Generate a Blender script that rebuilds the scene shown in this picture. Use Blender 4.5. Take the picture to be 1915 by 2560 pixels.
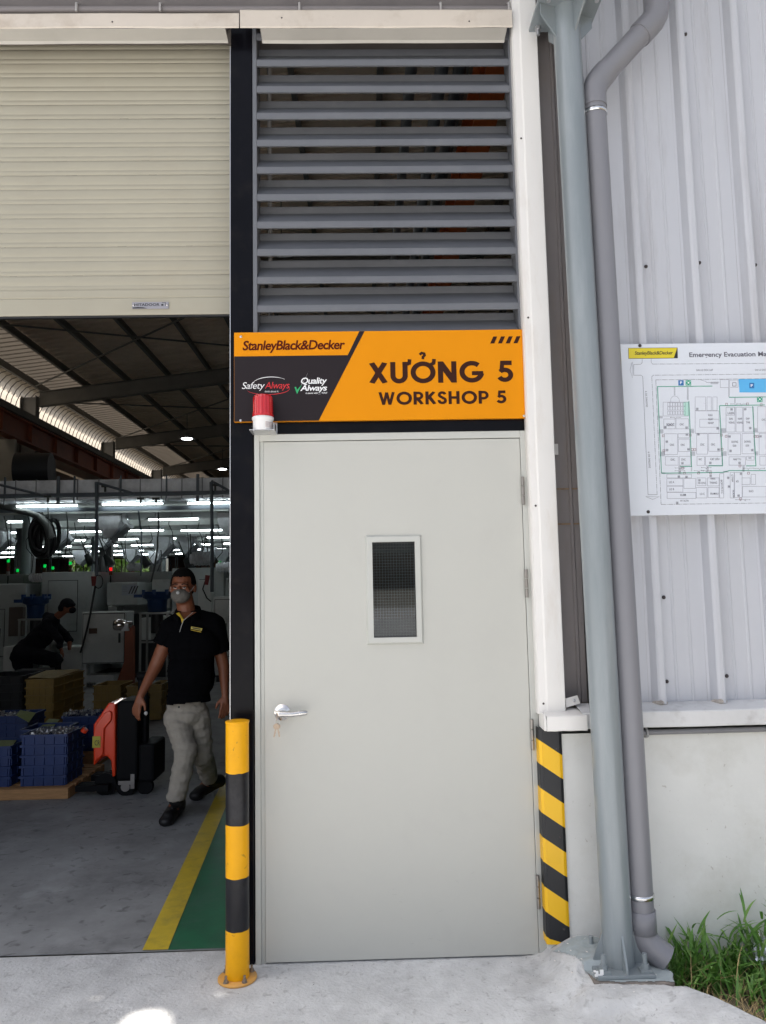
import bpy, bmesh, math, random
import numpy as np
from mathutils import Vector, Matrix
random.seed(7)
for o in list(bpy.data.objects): bpy.data.objects.remove(o)
C = bpy.context.scene.collection
PI = math.pi
R = math.radians

# ------------------------------------------------------------------ camera, light, exposure
DIST, YAW, PITCH, ROLL, FPX = 3.39384, 0.02484, 0.09983, -0.01972, 1923.36
IW, IH = 1915.0, 2560.0
F_ = Vector((math.sin(YAW)*math.cos(PITCH), math.cos(YAW)*math.cos(PITCH), math.sin(PITCH)))
R0 = Vector((math.cos(YAW), -math.sin(YAW), 0)); U0 = R0.cross(F_)
R_ = R0*math.cos(ROLL) + U0*math.sin(ROLL)
U_ = -R0*math.sin(ROLL) + U0*math.cos(ROLL)
CAM = Vector((0, -DIST, 1.55))
cam = bpy.data.objects.new('camera', bpy.data.cameras.new('camera')); C.objects.link(cam)
M = Matrix.Identity(4)
for i in range(3):
    M[i][0], M[i][1], M[i][2], M[i][3] = R_[i], U_[i], -F_[i], CAM[i]
cam.matrix_world = M
cam.data.sensor_fit = 'VERTICAL'; cam.data.sensor_height = 36; cam.data.lens = 36*FPX/IH
cam.data.clip_start = .05; cam.data.clip_end = 2000
bpy.context.scene.camera = cam

SUN_EL, SUN_AZ = 65.0, -86.0      # azimuth measured from +Y towards +X: the sun stands to the left, a little behind the facade
world = bpy.data.worlds.new("World"); bpy.context.scene.world = world; world.use_nodes = True
nt = world.node_tree; bg = nt.nodes['Background']
sky = nt.nodes.new('ShaderNodeTexSky'); sky.sky_type = 'NISHITA'; sky.sun_disc = False
sky.sun_elevation = R(SUN_EL); sky.sun_rotation = R(SUN_AZ); sky.air_density = 1.0; sky.dust_density = 5.0; sky.ozone_density = 1.0
hsv = nt.nodes.new('ShaderNodeHueSaturation'); hsv.inputs['Saturation'].default_value = .55
nt.links.new(sky.outputs[0], hsv.inputs['Color']); nt.links.new(hsv.outputs[0], bg.inputs[0]); bg.inputs[1].default_value = 0.12
sun = bpy.data.objects.new('sun', bpy.data.lights.new('sun', 'SUN')); C.objects.link(sun)
sun.data.energy = 3.4; sun.data.angle = R(.53); sun.data.color = (1, .94, .86)
sd = Vector((math.sin(R(SUN_AZ))*math.cos(R(SUN_EL)), math.cos(R(SUN_AZ))*math.cos(R(SUN_EL)), math.sin(R(SUN_EL))))
sun.rotation_euler = sd.to_track_quat('Z', 'Y').to_euler(); sun.location = (0, 0, 30)
S = bpy.context.scene
S.view_settings.view_transform = 'Standard'; S.view_settings.look = 'None'
S.view_settings.gamma = 1; S.view_settings.use_curve_mapping = False
S.view_settings.exposure = 1.17
S.cycles.use_denoising = True
S.cycles.max_bounces = 10; S.cycles.diffuse_bounces = 6; S.cycles.glossy_bounces = 4
S.cycles.sample_clamp_indirect = 4

def at(u, v, Y):
    D = F_ + R_*((u-IW/2)/FPX) - U_*((v-IH/2)/FPX)
    return CAM + D*((Y+DIST)/D.y)
def az(u, v, Z):
    D = F_ + R_*((u-IW/2)/FPX) - U_*((v-IH/2)/FPX)
    return CAM + D*((Z-1.55)/D.z)

# ------------------------------------------------------------------ materials
def lin(c): return tuple(((x/255)/12.92 if x/255 <= .04045 else ((x/255+.055)/1.055)**2.4) for x in c)
MATS = {}
def add_speck(m, scale, col, lo=.60, hi=.68, amt=.7):
    n = m.node_tree.nodes; L = m.node_tree.links; b = n['Principled BSDF']; src = b.inputs['Base Color'].links[0].from_socket
    g = n.new('ShaderNodeNewGeometry'); z = n.new('ShaderNodeTexNoise'); z.inputs['Scale'].default_value = scale; z.inputs['Detail'].default_value = 3; z.inputs['Distortion'].default_value = .6; L.new(g.outputs['Position'], z.inputs[0])
    q = n.new('ShaderNodeMapRange'); q.inputs[1].default_value = lo; q.inputs[2].default_value = hi; q.inputs[4].default_value = amt; L.new(z.outputs[0], q.inputs[0])
    x = n.new('ShaderNodeMix'); x.data_type = 'RGBA'; L.new(q.outputs[0], x.inputs[0]); L.new(src, x.inputs[6]); x.inputs[7].default_value = (*col, 1); L.new(x.outputs[2], b.inputs['Base Color'])
def mat(name, col, rough=.5, metal=0, var=.08, vs=3, bump=0, bs=60, dirt=None, damt=.5, ds=4, streak=0, trans=0, emit=0, spec=.5, coat=0, aniso=None):
    if name in MATS: return MATS[name]
    m = bpy.data.materials.new(name); m.use_nodes = True; MATS[name] = m
    n = m.node_tree.nodes; L = m.node_tree.links; b = n['Principled BSDF']
    b.inputs['Roughness'].default_value = rough; b.inputs['Metallic'].default_value = metal
    b.inputs['Specular IOR Level'].default_value = spec
    b.inputs['Coat Weight'].default_value = coat
    b.inputs['Coat Roughness'].default_value = .12
    geo = n.new('ShaderNodeNewGeometry'); vec = geo.outputs['Position']
    if streak or aniso:
        mp = n.new('ShaderNodeMapping'); mp.inputs['Scale'].default_value = aniso or (1, 1, streak); L.new(vec, mp.inputs[0]); vec2 = mp.outputs[0]
    else: vec2 = vec
    nz = n.new('ShaderNodeTexNoise'); nz.inputs['Scale'].default_value = vs; nz.inputs['Detail'].default_value = 8; nz.inputs['Roughness'].default_value = .62
    L.new(vec2, nz.inputs[0])
    mr = n.new('ShaderNodeMapRange'); mr.inputs[1].default_value = .3; mr.inputs[2].default_value = .7
    mr.inputs[3].default_value = 1-var; mr.inputs[4].default_value = 1+var; L.new(nz.outputs[0], mr.inputs[0])
    mx = n.new('ShaderNodeVectorMath'); mx.operation = 'SCALE'; mx.inputs[0].default_value = col[:3]; L.new(mr.outputs[0], mx.inputs['Scale'])
    out = mx.outputs[0]
    if dirt is not None:
        n2 = n.new('ShaderNodeTexNoise'); n2.inputs['Scale'].default_value = ds; n2.inputs['Detail'].default_value = 10; n2.inputs['Roughness'].default_value = .7
        L.new(vec2, n2.inputs[0])
        r2 = n.new('ShaderNodeMapRange'); r2.inputs[1].default_value = .52; r2.inputs[2].default_value = .72; r2.inputs[3].default_value = 0; r2.inputs[4].default_value = damt
        L.new(n2.outputs[0], r2.inputs[0])
        mm = n.new('ShaderNodeMix'); mm.data_type = 'RGBA'; L.new(r2.outputs[0], mm.inputs[0]); L.new(out, mm.inputs[6]); mm.inputs[7].default_value = (*dirt[:3], 1)
        out = mm.outputs[2]
    L.new(out, b.inputs['Base Color'])
    rr = n.new('ShaderNodeMapRange'); rr.inputs[3].default_value = max(0, rough-.08); rr.inputs[4].default_value = min(1, rough+.1)
    L.new(nz.outputs[0], rr.inputs[0]); L.new(rr.outputs[0], b.inputs['Roughness'])
    if bump:
        n3 = n.new('ShaderNodeTexNoise'); n3.inputs['Scale'].default_value = bs; n3.inputs['Detail'].default_value = 6
        L.new(vec, n3.inputs[0])
        bp = n.new('ShaderNodeBump'); bp.inputs['Strength'].default_value = 1; bp.inputs['Distance'].default_value = bump
        L.new(n3.outputs[0], bp.inputs['Height']); L.new(bp.outputs[0], b.inputs['Normal'])
    if trans: b.inputs['Transmission Weight'].default_value = trans
    if emit:
        b.inputs['Emission Color'].default_value = (*col[:3], 1); b.inputs['Emission Strength'].default_value = emit
    return m

door_paint = mat('door_paint', (.478, .475, .435), .42, var=.02, vs=1.2, bump=.0006, bs=9, dirt=(.42, .41, .38), damt=.25, ds=2)
frame_paint = mat('frame_paint', (.48, .485, .45), .4, var=.03)
cream = mat('cream_slat_paint', (.36, .335, .262), .45, var=.04, vs=2, bump=.0004, bs=12, dirt=(.33, .29, .21), damt=.3, ds=3)
flash_cream = mat('cream_flashing_paint', (.58, .52, .45), .4, var=.06, vs=3, bump=.002, bs=6, dirt=(.36, .29, .22), damt=.5, ds=5)
flash_white = mat('white_flashing_paint', (.74, .72, .69), .38, var=.05, vs=2, bump=.002, bs=5, dirt=(.5, .42, .33), damt=.4, ds=5, streak=.25)
louvre_paint = mat('louvre_grey_paint', (.128, .134, .148), .45, var=.06, vs=4, dirt=(.2, .2, .2), damt=.25, ds=6)
black_paint = mat('black_post_paint', (.004, .004, .006), .22, var=.25, vs=5, bump=.0001, bs=180, dirt=(.016, .014, .013), damt=.5, ds=9, spec=.12)
black_trim = mat('black_trim', (.012, .012, .012), .5)
cladding = mat('cladding_paint', (.51, .52, .555), .36, var=.05, vs=1.6, bump=.001, bs=5, dirt=(.30, .28, .28), damt=.55, ds=3.5, streak=.12)
clad_shade = mat('cladding_shade_tone', (.27, .245, .24), .55, var=.12, vs=4, dirt=(.26, .2, .15), damt=.4, ds=7, streak=.2)  # base tone carries the deep shade of the recess; brown streaks are dirt
sill_paint = mat('sill_paint', (.60, .60, .60), .45, var=.08, vs=5, dirt=(.3, .28, .27), damt=.5, ds=9)
wall_paint = mat('weathered_wall_paint', (.68, .68, .655), .75, var=.06, vs=2.5, bump=.004, bs=7, dirt=(.46, .44, .38), damt=.4, ds=2.2)
concrete = mat('apron_concrete', (.56, .565, .565), .85, var=.15, vs=5, bump=.005, bs=70, dirt=(.34, .34, .345), damt=.7, ds=2.2, spec=.3)
add_speck(concrete, 26, (.32, .32, .32), .60, .70, .55); add_speck(concrete, 8, (.66, .67, .67), .56, .70, .45); add_speck(concrete, 75, (.26, .26, .26), .66, .72, .6)
mortar = mat('rough_mortar', (.34, .335, .33), .85, var=.25, vs=9, bump=.006, bs=60, dirt=(.17, .165, .16), damt=.6, ds=7)
floor_mat = mat('workshop_floor_concrete', (.27, .275, .28), .62, spec=.15, var=.25, vs=2.5, bump=.0015, bs=25, dirt=(.09, .09, .095), damt=.6, ds=1.8)
add_speck(floor_mat, 16, (.10, .10, .105), .60, .7, .6); add_speck(floor_mat, 5, (.34, .35, .36), .57, .7, .5); add_speck(wall_paint, 45, (.40, .37, .33), .70, .73, .6)
green_floor = mat('green_floor_paint', (.016, .125, .06), .4, var=.3, vs=6, dirt=(.08, .15, .12), damt=.5, ds=5)
yellow_floor = mat('yellow_floor_paint', (.60, .44, .03), .45, var=.15, vs=8, dirt=(.26, .2, .04), damt=.6, ds=9)
steel_paint = mat('grey_green_steel_paint', (.205, .235, .25), .3, var=.12, vs=3, bump=.0012, bs=10, dirt=(.31, .335, .35), damt=.6, ds=5, streak=.12, coat=.5)
pvc = mat('grey_pvc', (.205, .205, .225), .34, var=.06, vs=3, dirt=(.26, .25, .25), damt=.3, ds=5, streak=.2)
zinc = mat('galvanised_steel', (.55, .55, .56), .35, .85, var=.12, vs=20)
chrome = mat('polished_steel', (.80, .76, .72), .12, 1, var=.03)
rust = mat('rusty_bolt', (.16, .10, .06), .7, .4, var=.3, vs=60)
dark_screw = mat('dark_screw', (.07, .06, .06), .5, .5)
yellow_paint = mat('yellow_bollard_paint', (.80, .38, .004), .4, var=.05, vs=6, bump=.0006, bs=40, dirt=(.60, .28, .01), damt=.4, ds=7, spec=.25)
yellow_dusty = mat('dusty_yellow_paint', (.66, .34, .08), .55, var=.12, vs=9, dirt=(.4, .3, .2), damt=.5, ds=12)
black_bollard = mat('black_bollard_paint', (.010, .010, .013), .3, var=.3, vs=12, bump=.0006, bs=150, dirt=(.05, .05, .055), damt=.4, ds=10, spec=.3)
add_speck(yellow_paint, 40, (.30, .16, .03), .69, .72, .6); add_speck(door_paint, 5, (.44, .43, .40), .62, .72, .25)
guard_yellow = mat('guard_yellow', (.84, .48, .006), .4, var=.03)
guard_black = mat('guard_black', (.010, .011, .014), .45, var=.2)
sign_orange = mat('sign_orange', (.70, .25, .001), .35, var=.02, spec=.15)
sign_dark = mat('sign_dark', (.020, .015, .017), .35, var=.05, spec=.16)
sign_maroon = mat('sign_maroon_ink', (.085, .008, .004), .5, var=0, spec=.1)
sign_brown = mat('sign_brown_ink', (.040, .014, .009), .5, var=0, spec=.1)
ink_white = mat('white_ink', (.8, .8, .8), .4, var=0)
ink_red = mat('red_ink', (.62, .02, .025), .4, var=0)
ink_green = mat('green_ink', (.02, .35, .12), .4, var=0)
ink_black = mat('black_ink', (.015, .015, .017), .4, var=0)
ink_grey = mat('grey_ink', (.14, .14, .17), .5, var=0)
map_white = mat('map_board_white', (.66, .69, .74), .3, var=.02, vs=2, coat=.2)
map_pink = mat('map_room_tint', (.62, .60, .67), .4, var=0)
map_green = mat('map_green_line', (.05, .36, .23), .4, var=0)
map_blue = mat('map_blue', (.10, .42, .75), .4, var=0)
map_dblue = mat('map_dark_blue', (.03, .16, .42), .4, var=0)
logo_yellow = mat('logo_yellow', (.68, .56, .03), .4, var=0)
white_plastic = mat('white_plastic', (.74, .74, .74), .35, var=.03)
lens_red = mat('red_lens', (.80, .004, .012), .08, var=.05, trans=.4, coat=.8)
lens_core = mat('red_lens_core', (.8, .06, .05), .3, var=0)

def glass_mat():
    m = bpy.data.materials.new('wired_glass'); m.use_nodes = True; b = m.node_tree.nodes['Principled BSDF']
    b.inputs['Base Color'].default_value = (.55, .62, .66, 1); b.inputs['Transmission Weight'].default_value = 1
    b.inputs['Roughness'].default_value = .03; b.inputs['IOR'].default_value = 1.45
    return m
glass = glass_mat()

# ------------------------------------------------------------------ mesh helpers
class MB:
    def __init__(s): s.v = []; s.f = []; s.sm = []
    def add(s, vs, fs, smooth=False):
        k = len(s.v); s.v += [tuple(x) for x in vs]; s.f += [tuple(i+k for i in f) for f in fs]; s.sm += [smooth]*len(fs); return s
    def box(s, x0, x1, y0, y1, z0, z1):
        return s.add([(x0,y0,z0),(x1,y0,z0),(x1,y1,z0),(x0,y1,z0),(x0,y0,z1),(x1,y0,z1),(x1,y1,z1),(x0,y1,z1)],
                     [(0,3,2,1),(4,5,6,7),(0,1,5,4),(1,2,6,5),(2,3,7,6),(3,0,4,7)])
    def tube(s, p0, p1, r0, r1=None, n=16, cap=True, smooth=True):
        p0, p1 = Vector(p0), Vector(p1); r1 = r0 if r1 is None else r1
        d = (p1-p0).normalized(); a = Vector((0,0,1)) if abs(d.z) < .9 else Vector((1,0,0))
        e1 = d.cross(a).normalized(); e2 = d.cross(e1)
        vs = []
        for p, r in ((p0, r0), (p1, r1)):
            for i in range(n):
                t = 2*PI*i/n; vs.append(p + e1*(r*math.cos(t)) + e2*(r*math.sin(t)))
        s.add(vs, [(i, (i+1) % n, n+(i+1) % n, n+i) for i in range(n)], smooth)
        if cap: s.add(vs[:n], [tuple(range(n))[::-1]]); s.add(vs[n:], [tuple(range(n))])
        return s
    def path(s, pts, r, n=10, cap=True):
        pts = [Vector(p) for p in pts]; rs = r if isinstance(r, (list, tuple)) else [r]*len(pts)
        rings = []; e1 = None
        for i, p in enumerate(pts):
            d = ((pts[min(i+1, len(pts)-1)]-pts[max(i-1, 0)])).normalized()
            if e1 is None:
                a = Vector((0,0,1)) if abs(d.z) < .9 else Vector((1,0,0)); e1 = d.cross(a).normalized()
            e1 = (e1 - d*e1.dot(d)).normalized(); e2 = d.cross(e1)
            rings.append([p + e1*(rs[i]*math.cos(2*PI*k/n)) + e2*(rs[i]*math.sin(2*PI*k/n)) for k in range(n)])
        vs = [q for g in rings for q in g]
        fs = [(j*n+i, j*n+(i+1) % n, (j+1)*n+(i+1) % n, (j+1)*n+i) for j in range(len(pts)-1) for i in range(n)]
        s.add(vs, fs, True)
        if cap: s.add(rings[0], [tuple(range(n))[::-1]]); s.add(rings[-1], [tuple(range(n))])
        return s
    def lathe(s, prof, c=(0,0,0), n=32, axis='Z', smooth=True):
        c = Vector(c); vs = []
        for r, h in prof:
            for i in range(n):
                t = 2*PI*i/n; a, b = r*math.cos(t), r*math.sin(t)
                vs.append(c + (Vector((a, b, h)) if axis == 'Z' else Vector((a, h, b)) if axis == 'Y' else Vector((h, a, b))))
        fs = [(j*n+i, j*n+(i+1) % n, (j+1)*n+(i+1) % n, (j+1)*n+i) for j in range(len(prof)-1) for i in range(n)]
        return s.add(vs, fs, smooth)
    def prism(s, poly, h0, h1, plane='XZ'):
        # poly in 2D, extruded along the remaining axis
        def P(a, b, h): return (a, h, b) if plane == 'XZ' else (a, b, h) if plane == 'XY' else (h, a, b)
        n = len(poly); vs = [P(a, b, h0) for a, b in poly] + [P(a, b, h1) for a, b in poly]
        return s.add(vs, [tuple(range(n)), tuple(range(n, 2*n))[::-1]] + [(i, n+i, n+(i+1) % n, (i+1) % n) for i in range(n)])
    def extr(s, prof, a0, a1, plane='YZ', smooth=False):
        # open profile strip extruded
        def P(a, b, h): return (h, a, b) if plane == 'YZ' else (a, b, h) if plane == 'XY' else (a, h, b)
        n = len(prof); vs = [P(a, b, a0) for a, b in prof] + [P(a, b, a1) for a, b in prof]
        return s.add(vs, [(i, i+1, n+i+1, n+i) for i in range(n-1)], smooth)
    def grid(s, xs, ys, fn, smooth=True):
        vs = [fn(x, y) for y in ys for x in xs]; n = len(xs)
        return s.add(vs, [(j*n+i, j*n+i+1, (j+1)*n+i+1, (j+1)*n+i) for j in range(len(ys)-1) for i in range(n-1)], smooth)
    def mesh(s, name):
        m = bpy.data.meshes.new(name); m.from_pydata(s.v, [], s.f); m.polygons.foreach_set('use_smooth', s.sm); m.update(); return m

WP = {}
def obj(name, geo, m, parent=None, bev=0, solid=0, fix=True, sub=0):
    me = geo.mesh(name) if isinstance(geo, MB) else geo
    n = len(me.vertices); co = np.empty(n*3, dtype=np.float32); me.vertices.foreach_get('co', co); co = co.reshape(-1, 3)
    lo, hi = co.min(0), co.max(0); c = np.array([(lo[0]+hi[0])/2, (lo[1]+hi[1])/2, lo[2]])
    co -= c; me.vertices.foreach_set('co', co.ravel()); me.update()
    if fix:
        bm = bmesh.new(); bm.from_mesh(me); bmesh.ops.recalc_face_normals(bm, faces=bm.faces); bm.to_mesh(me); bm.free()
    if m and not me.materials: me.materials.append(m)
    o = bpy.data.objects.new(name, me); C.objects.link(o); w = Vector([float(x) for x in c])
    WP[o.name] = w
    if parent: o.parent = parent; o.location = w - WP[parent.name]
    else: o.location = w
    if bev:
        b = o.modifiers.new('bevel', 'BEVEL'); b.width = bev; b.segments = 2; b.limit_method = 'ANGLE'; b.angle_limit = R(40)
    if solid:
        b = o.modifiers.new('solid', 'SOLIDIFY'); b.thickness = solid; b.offset = 0
    return o
def tag(o, label, cat, group=None, kind=None):
    if kind: o['kind'] = kind
    else: o['label'] = label; o['category'] = cat
    if kind and label: o['label'] = label
    if group: o['group'] = group
    return o
def thing(name, label, cat, loc=(0,0,0), group=None):
    o = bpy.data.objects.new(name, None); C.objects.link(o); o.location = loc; o.empty_display_size = .1; WP[o.name] = Vector(loc)
    return tag(o, label, cat, group)
def struct(name, geo, m, parent=None, **k):
    o = obj(name, geo, m, parent, **k); o['kind'] = 'structure'; return o
def dup(root, loc, rz=None, label=None, sc=None):
    c = root.copy(); C.objects.link(c); c.location = loc
    if rz is not None: c.rotation_euler = (0, 0, rz)
    if sc: c.scale = (sc, sc, sc) if not isinstance(sc, tuple) else sc
    if label: c['label'] = label
    def rec(a, b):
        for ch in [q for q in bpy.data.objects if q.parent == a]:
            d = ch.copy(); C.objects.link(d); d.parent = b; rec(ch, d)
    rec(root, c); return c

# text as real meshes, fitted to a rectangle on a plane facing -Y (lx0..lx1, baseline z, cap height)
def text_mesh(txt, x0, x1, zb, cap, y, shear=0, bold=0, tilt=0, spacing=1, vert=None):
    cu = bpy.data.curves.new('t', 'FONT'); cu.body = txt; cu.size = 1; cu.shear = shear; cu.offset = bold; cu.space_character = spacing; cu.resolution_u = 3
    cu.fill_mode = 'FRONT'
    o = bpy.data.objects.new('t', cu); C.objects.link(o)
    dg = bpy.context.evaluated_depsgraph_get(); me = bpy.data.meshes.new_from_object(o.evaluated_get(dg))
    bpy.data.objects.remove(o)
    n = len(me.vertices); co = np.empty(n*3); me.vertices.foreach_get('co', co); co = co.reshape(-1, 3)
    CAPH = .73
    sx = (x1-x0)/(co[:, 0].max()-co[:, 0].min()); sz = cap/CAPH
    X = x0 + (co[:, 0]-co[:, 0].min())*sx; Z = zb + co[:, 1]*sz + (X-x0)*tilt
    if vert is not None:       # rotated by 90 degrees: x0..x1 becomes the run along z, vert=(x position, direction)
        a, b = vert; u = X - x0; w = Z - zb
        X, Z = (a + w*b, zb - u*b) if True else (X, Z)
    co[:, 0], co[:, 1], co[:, 2] = X, y, Z
    me.vertices.foreach_set('co', co.ravel()); me.materials.clear(); me.update(); return me

def noise3(x, y, z=0): 
    from mathutils import noise
    return noise.noise(Vector((x, y, z)))

# ================================================================== SETTING: ground and floor
def edge_x(y):   # boundary between the apron concrete and the soil, x as a function of y
    pts = [(-.10,1.0),(-.28,1.03),(-.34,1.05),(-.40,1.135),(-.50,1.24),(-.62,1.33),(-1.0,1.62),(-2,2.2),(-4,3.2),(-60,20)]
    for (ya, xa), (yb, xb) in zip(pts, pts[1:]):
        if y >= yb: 
            t = (ya-y)/(ya-yb) if ya != yb else 0; return xa+(xb-xa)*max(0, t)
    return 20
def apron_z(x, y):
    # mortar ridge running from the wall corner towards the column and out along the edge
    z = 0
    ex = edge_x(y)
    d = ex - x
    if y < .02 and x > .3:
        w = .36 + .15*max(0, -y)
        k = max(0, 1-abs(d-.06)/w); k = k*k*(3-2*k)
        z += k*(.07 if y > -.5 else .07*max(.35, 1+(y+.5)*1.2))
        r = math.hypot((x-.84)/.16, (y+.13)/.20); q = max(0, 1-r*r); z += .05*q
        r = math.hypot((x-.90)/.17, (y+.40)/.10); q = max(0, 1-r*r); z = max(z, .052*min(1, q*1.8)) if q > 0 else z
        if x < .74: z *= max(0, (x-.60)/.14) if y > -.2 else 1
        if x > .80 and y > -.42: z = min(z, .052) if not (x < .95 and y > -.26) else z
        if z > .002: z += (.009 if x < .8 or y < -.42 else .004)*noise3(x*6, y*6)+.0035*noise3(x*18, y*22)+.003*noise3(x*50, y*50)
    return max(z, 0) + .0012*noise3(x*3, y*3)
mb = MB()
ys = [-60,-20,-8,-4,-3,-2.4,-2,-1.6,-1.3,-1.1,-.95]+[-.9+.02*i for i in range(53)]
n_x = 95
vs = []
for y in ys:
    ex = edge_x(min(y, -.1))+.012*noise3(y*9, 3)
    if y > -.06: ex = .99
    xs = [-60,-20,-8,-5,-4,-3,-2.4,-2,-1.6,-1.3,-1.05,-.8,-.55,-.3,0,.15,.3]
    k = n_x-len(xs); xs += [.3+(ex-.3)*(i+1)/k for i in range(k)]
    vs.append([(x, y, apron_z(x, y)) for x in xs])
mb.add([p for row in vs for p in row], [(j*n_x+i, j*n_x+i+1, (j+1)*n_x+i+1, (j+1)*n_x+i) for j in range(len(ys)-1) for i in range(n_x-1)], True)
# rim going down to the soil
rim = [row[-1] for row in vs]; n = len(rim)
mb.add(rim + [(x+.01, y, -.06) for x, y, z in rim], [(i, i+1, n+i+1, n+i) for i in range(n-1)], False)
struct('apron_pavement', mb, concrete, fix=True)
mb = MB(); mb.grid([.95+.05*i for i in range(25)]+[2.6,3.5,5,9,20,60], [-60,-20,-8,-4,-2.5,-1.6]+[-1.2+.05*i for i in range(25)]+[.05], lambda x, y: (x, y, -.045+.012*noise3(x*4, y*4)+(-.04 if x < 1.05 and y < -.3 else 0)))
soil = mat('soil', (.13, .105, .07), .95, var=.4, vs=14, bump=.01, bs=80, dirt=(.20, .17, .10), damt=.6, ds=9)
struct('soil_ground', mb, soil)
struct('far_ground', MB().box(-1500, 1500, -1500, 1500, -.4, -.13), mat('far_ground', (.24, .23, .2), .9))
# workshop floor
FY0 = .15
mb = MB(); mb.add([(-25,FY0,.004),(-.60,FY0-.008,.004),(-.60,40,.004),(-25,40,.004),(-.6,.11,.004),(12,.11,.004),(12,40,.004)], [(0,1,2,3),(1,4,5,6,2)])
struct('workshop_floor', mb, floor_mat)
# threshold joint strip on the apron
ye = [(-.997,.158),(-1.06,1.1),(-1.14,2.27),(-1.2,4.2)]; 
# line edges from the photograph: right edge (420,2378)->(560,2030); left edge (357,2378)->...
rp0, rp1 = Vector((-.886,.151,0)), Vector((-1.029,2.27,0)); dirv = (rp1-rp0)/ (rp1.y-rp0.y)
def lineX(x0, y): return x0 + dirv.x*(y-.151)
mb = MB(); ysl = [FY0+.001+i*.25 for i in range(40)]
mb.grid([0,1], ysl, lambda a, y: (lineX(-.997, y)*(1-a)+lineX(-.886, y)*a+.002*noise3(a*9, y*6), y, .008)); struct('floor_line_marking', mb, yellow_floor)
mb = MB(); mb.grid([0,1], ysl, lambda a, y: (lineX(-.886, y)+.001 if a == 0 else -.45, y+ (.0 if y > 3 else .0), .006)); struct('green_walkway_marking', mb, green_floor)
# rear line of the walkway

# ================================================================== SHELL
roof_dark = mat('roof_sheet_underside', (.72, .60, .48), .55, var=.12, vs=1)
rafter_mat = mat('rafter_paint', (.15, .145, .13), .6, var=.15)
def tl_make(name, tc, bc, fac=.6):
    m = bpy.data.materials.new(name); m.use_nodes = True; n = m.node_tree.nodes; L = m.node_tree.links
    b = n['Principled BSDF']; b.inputs['Base Color'].default_value = (*bc, 1); b.inputs['Roughness'].default_value = .5
    t = n.new('ShaderNodeBsdfTranslucent'); t.inputs[0].default_value = (*tc, 1); x = n.new('ShaderNodeMixShader'); x.inputs[0].default_value = fac
    L.new(b.outputs[0], x.inputs[1]); L.new(t.outputs[0], x.inputs[2]); L.new(x.outputs[0], n['Material Output'].inputs[0]); return m
def roof_z(x): return 6.27 + .118*(x+8.39) + .62 if x < 4.5 else 6.27 + .118*(12.89) + .62 - .118*(x-4.5)
root = thing('corrugated_roof', 'dark corrugated metal roof sheets over the workshop interior', 'roof', (-2, 20, 6.6))
mb = MB(); ysr = [.16+.125*i for i in range(324)]
prof = [(.16+.25*i+a, d_) for i in range(162) for a, d_ in ((0, 0), (.175, 0), (.183, .09), (.235, .09), (.243, 0))]
vs = []; XS = [-7.12, 4.5, 12.5]
for x in XS: vs += [(x, y, roof_z(x)+dz) for y, dz in prof]
n = len(prof); mb.add(vs, [(j*n+i, j*n+i+1, (j+1)*n+i+1, (j+1)*n+i) for j in range(2) for i in range(n-1)])
obj('roof_sheet', mb, roof_dark, root, fix=False)
tl2 = tl_make('translucent_roof_sheet', (.055, .047, .038), (.5, .44, .36))
mb = MB(); vs = []
for x in (-8.8, -7.12): vs += [(x, y, roof_z(x)+dz) for y, dz in prof]
n = len(prof); mb.add(vs, [(i, i+1, n+i+1, n+i) for i in range(n-1)])
obj('translucent_sheet', mb, tl2, root, fix=False)
k = 0
x = -8.15
while x < 4.4:
    z = roof_z(x)-.01; obj('purlin', MB().box(x, x+.012, .2, 40, z-.2, z).box(x+.012, x+.07, .2, 40, z-.2, z-.188).box(x+.058, x+.07, .2, 40, z-.188, z-.17), rafter_mat, root); x += 1.05
for Y in (4, 10, 16, 22, 28, 34):
    mb = MB(); xa, xb = -8.2, 4.5
    za, zb = roof_z(xa)-.21, roof_z(xb)-.21
    mb.add([(xa,Y-.008,za-.36),(xb,Y-.008,zb-.36),(xb,Y-.008,zb),(xa,Y-.008,za),(xa,Y+.008,za-.36),(xb,Y+.008,zb-.36),(xb,Y+.008,zb),(xa,Y+.008,za)], [(0,1,2,3),(4,7,6,5),(0,4,5,1),(3,2,6,7)])
    for dz in (0, -.36):
        mb.add([(xa,Y-.1,za+dz-.012),(xb,Y-.1,zb+dz-.012),(xb,Y+.1,zb+dz-.012),(xa,Y+.1,za+dz-.012),(xa,Y-.1,za+dz),(xb,Y-.1,zb+dz),(xb,Y+.1,zb+dz),(xa,Y+.1,za+dz)], [(0,3,2,1),(4,5,6,7),(0,1,5,4),(2,3,7,6),(1,2,6,5),(3,0,4,7)])
    obj('rafter', mb, rafter_mat, root)
for Y in (10.5, 17, 23.2):     # wind bracing rods
    obj('brace_rod', MB().tube((-8, Y, roof_z(-8)-.25), (-1.5, Y+4.8, roof_z(-1.5)-.25), .02, n=6), rafter_mat, root)
    obj('brace_rod', MB().tube((-1.5, Y, roof_z(-1.5)-.25), (-8, Y+4.8, roof_z(-8)-.25), .02, n=6), rafter_mat, root)
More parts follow.
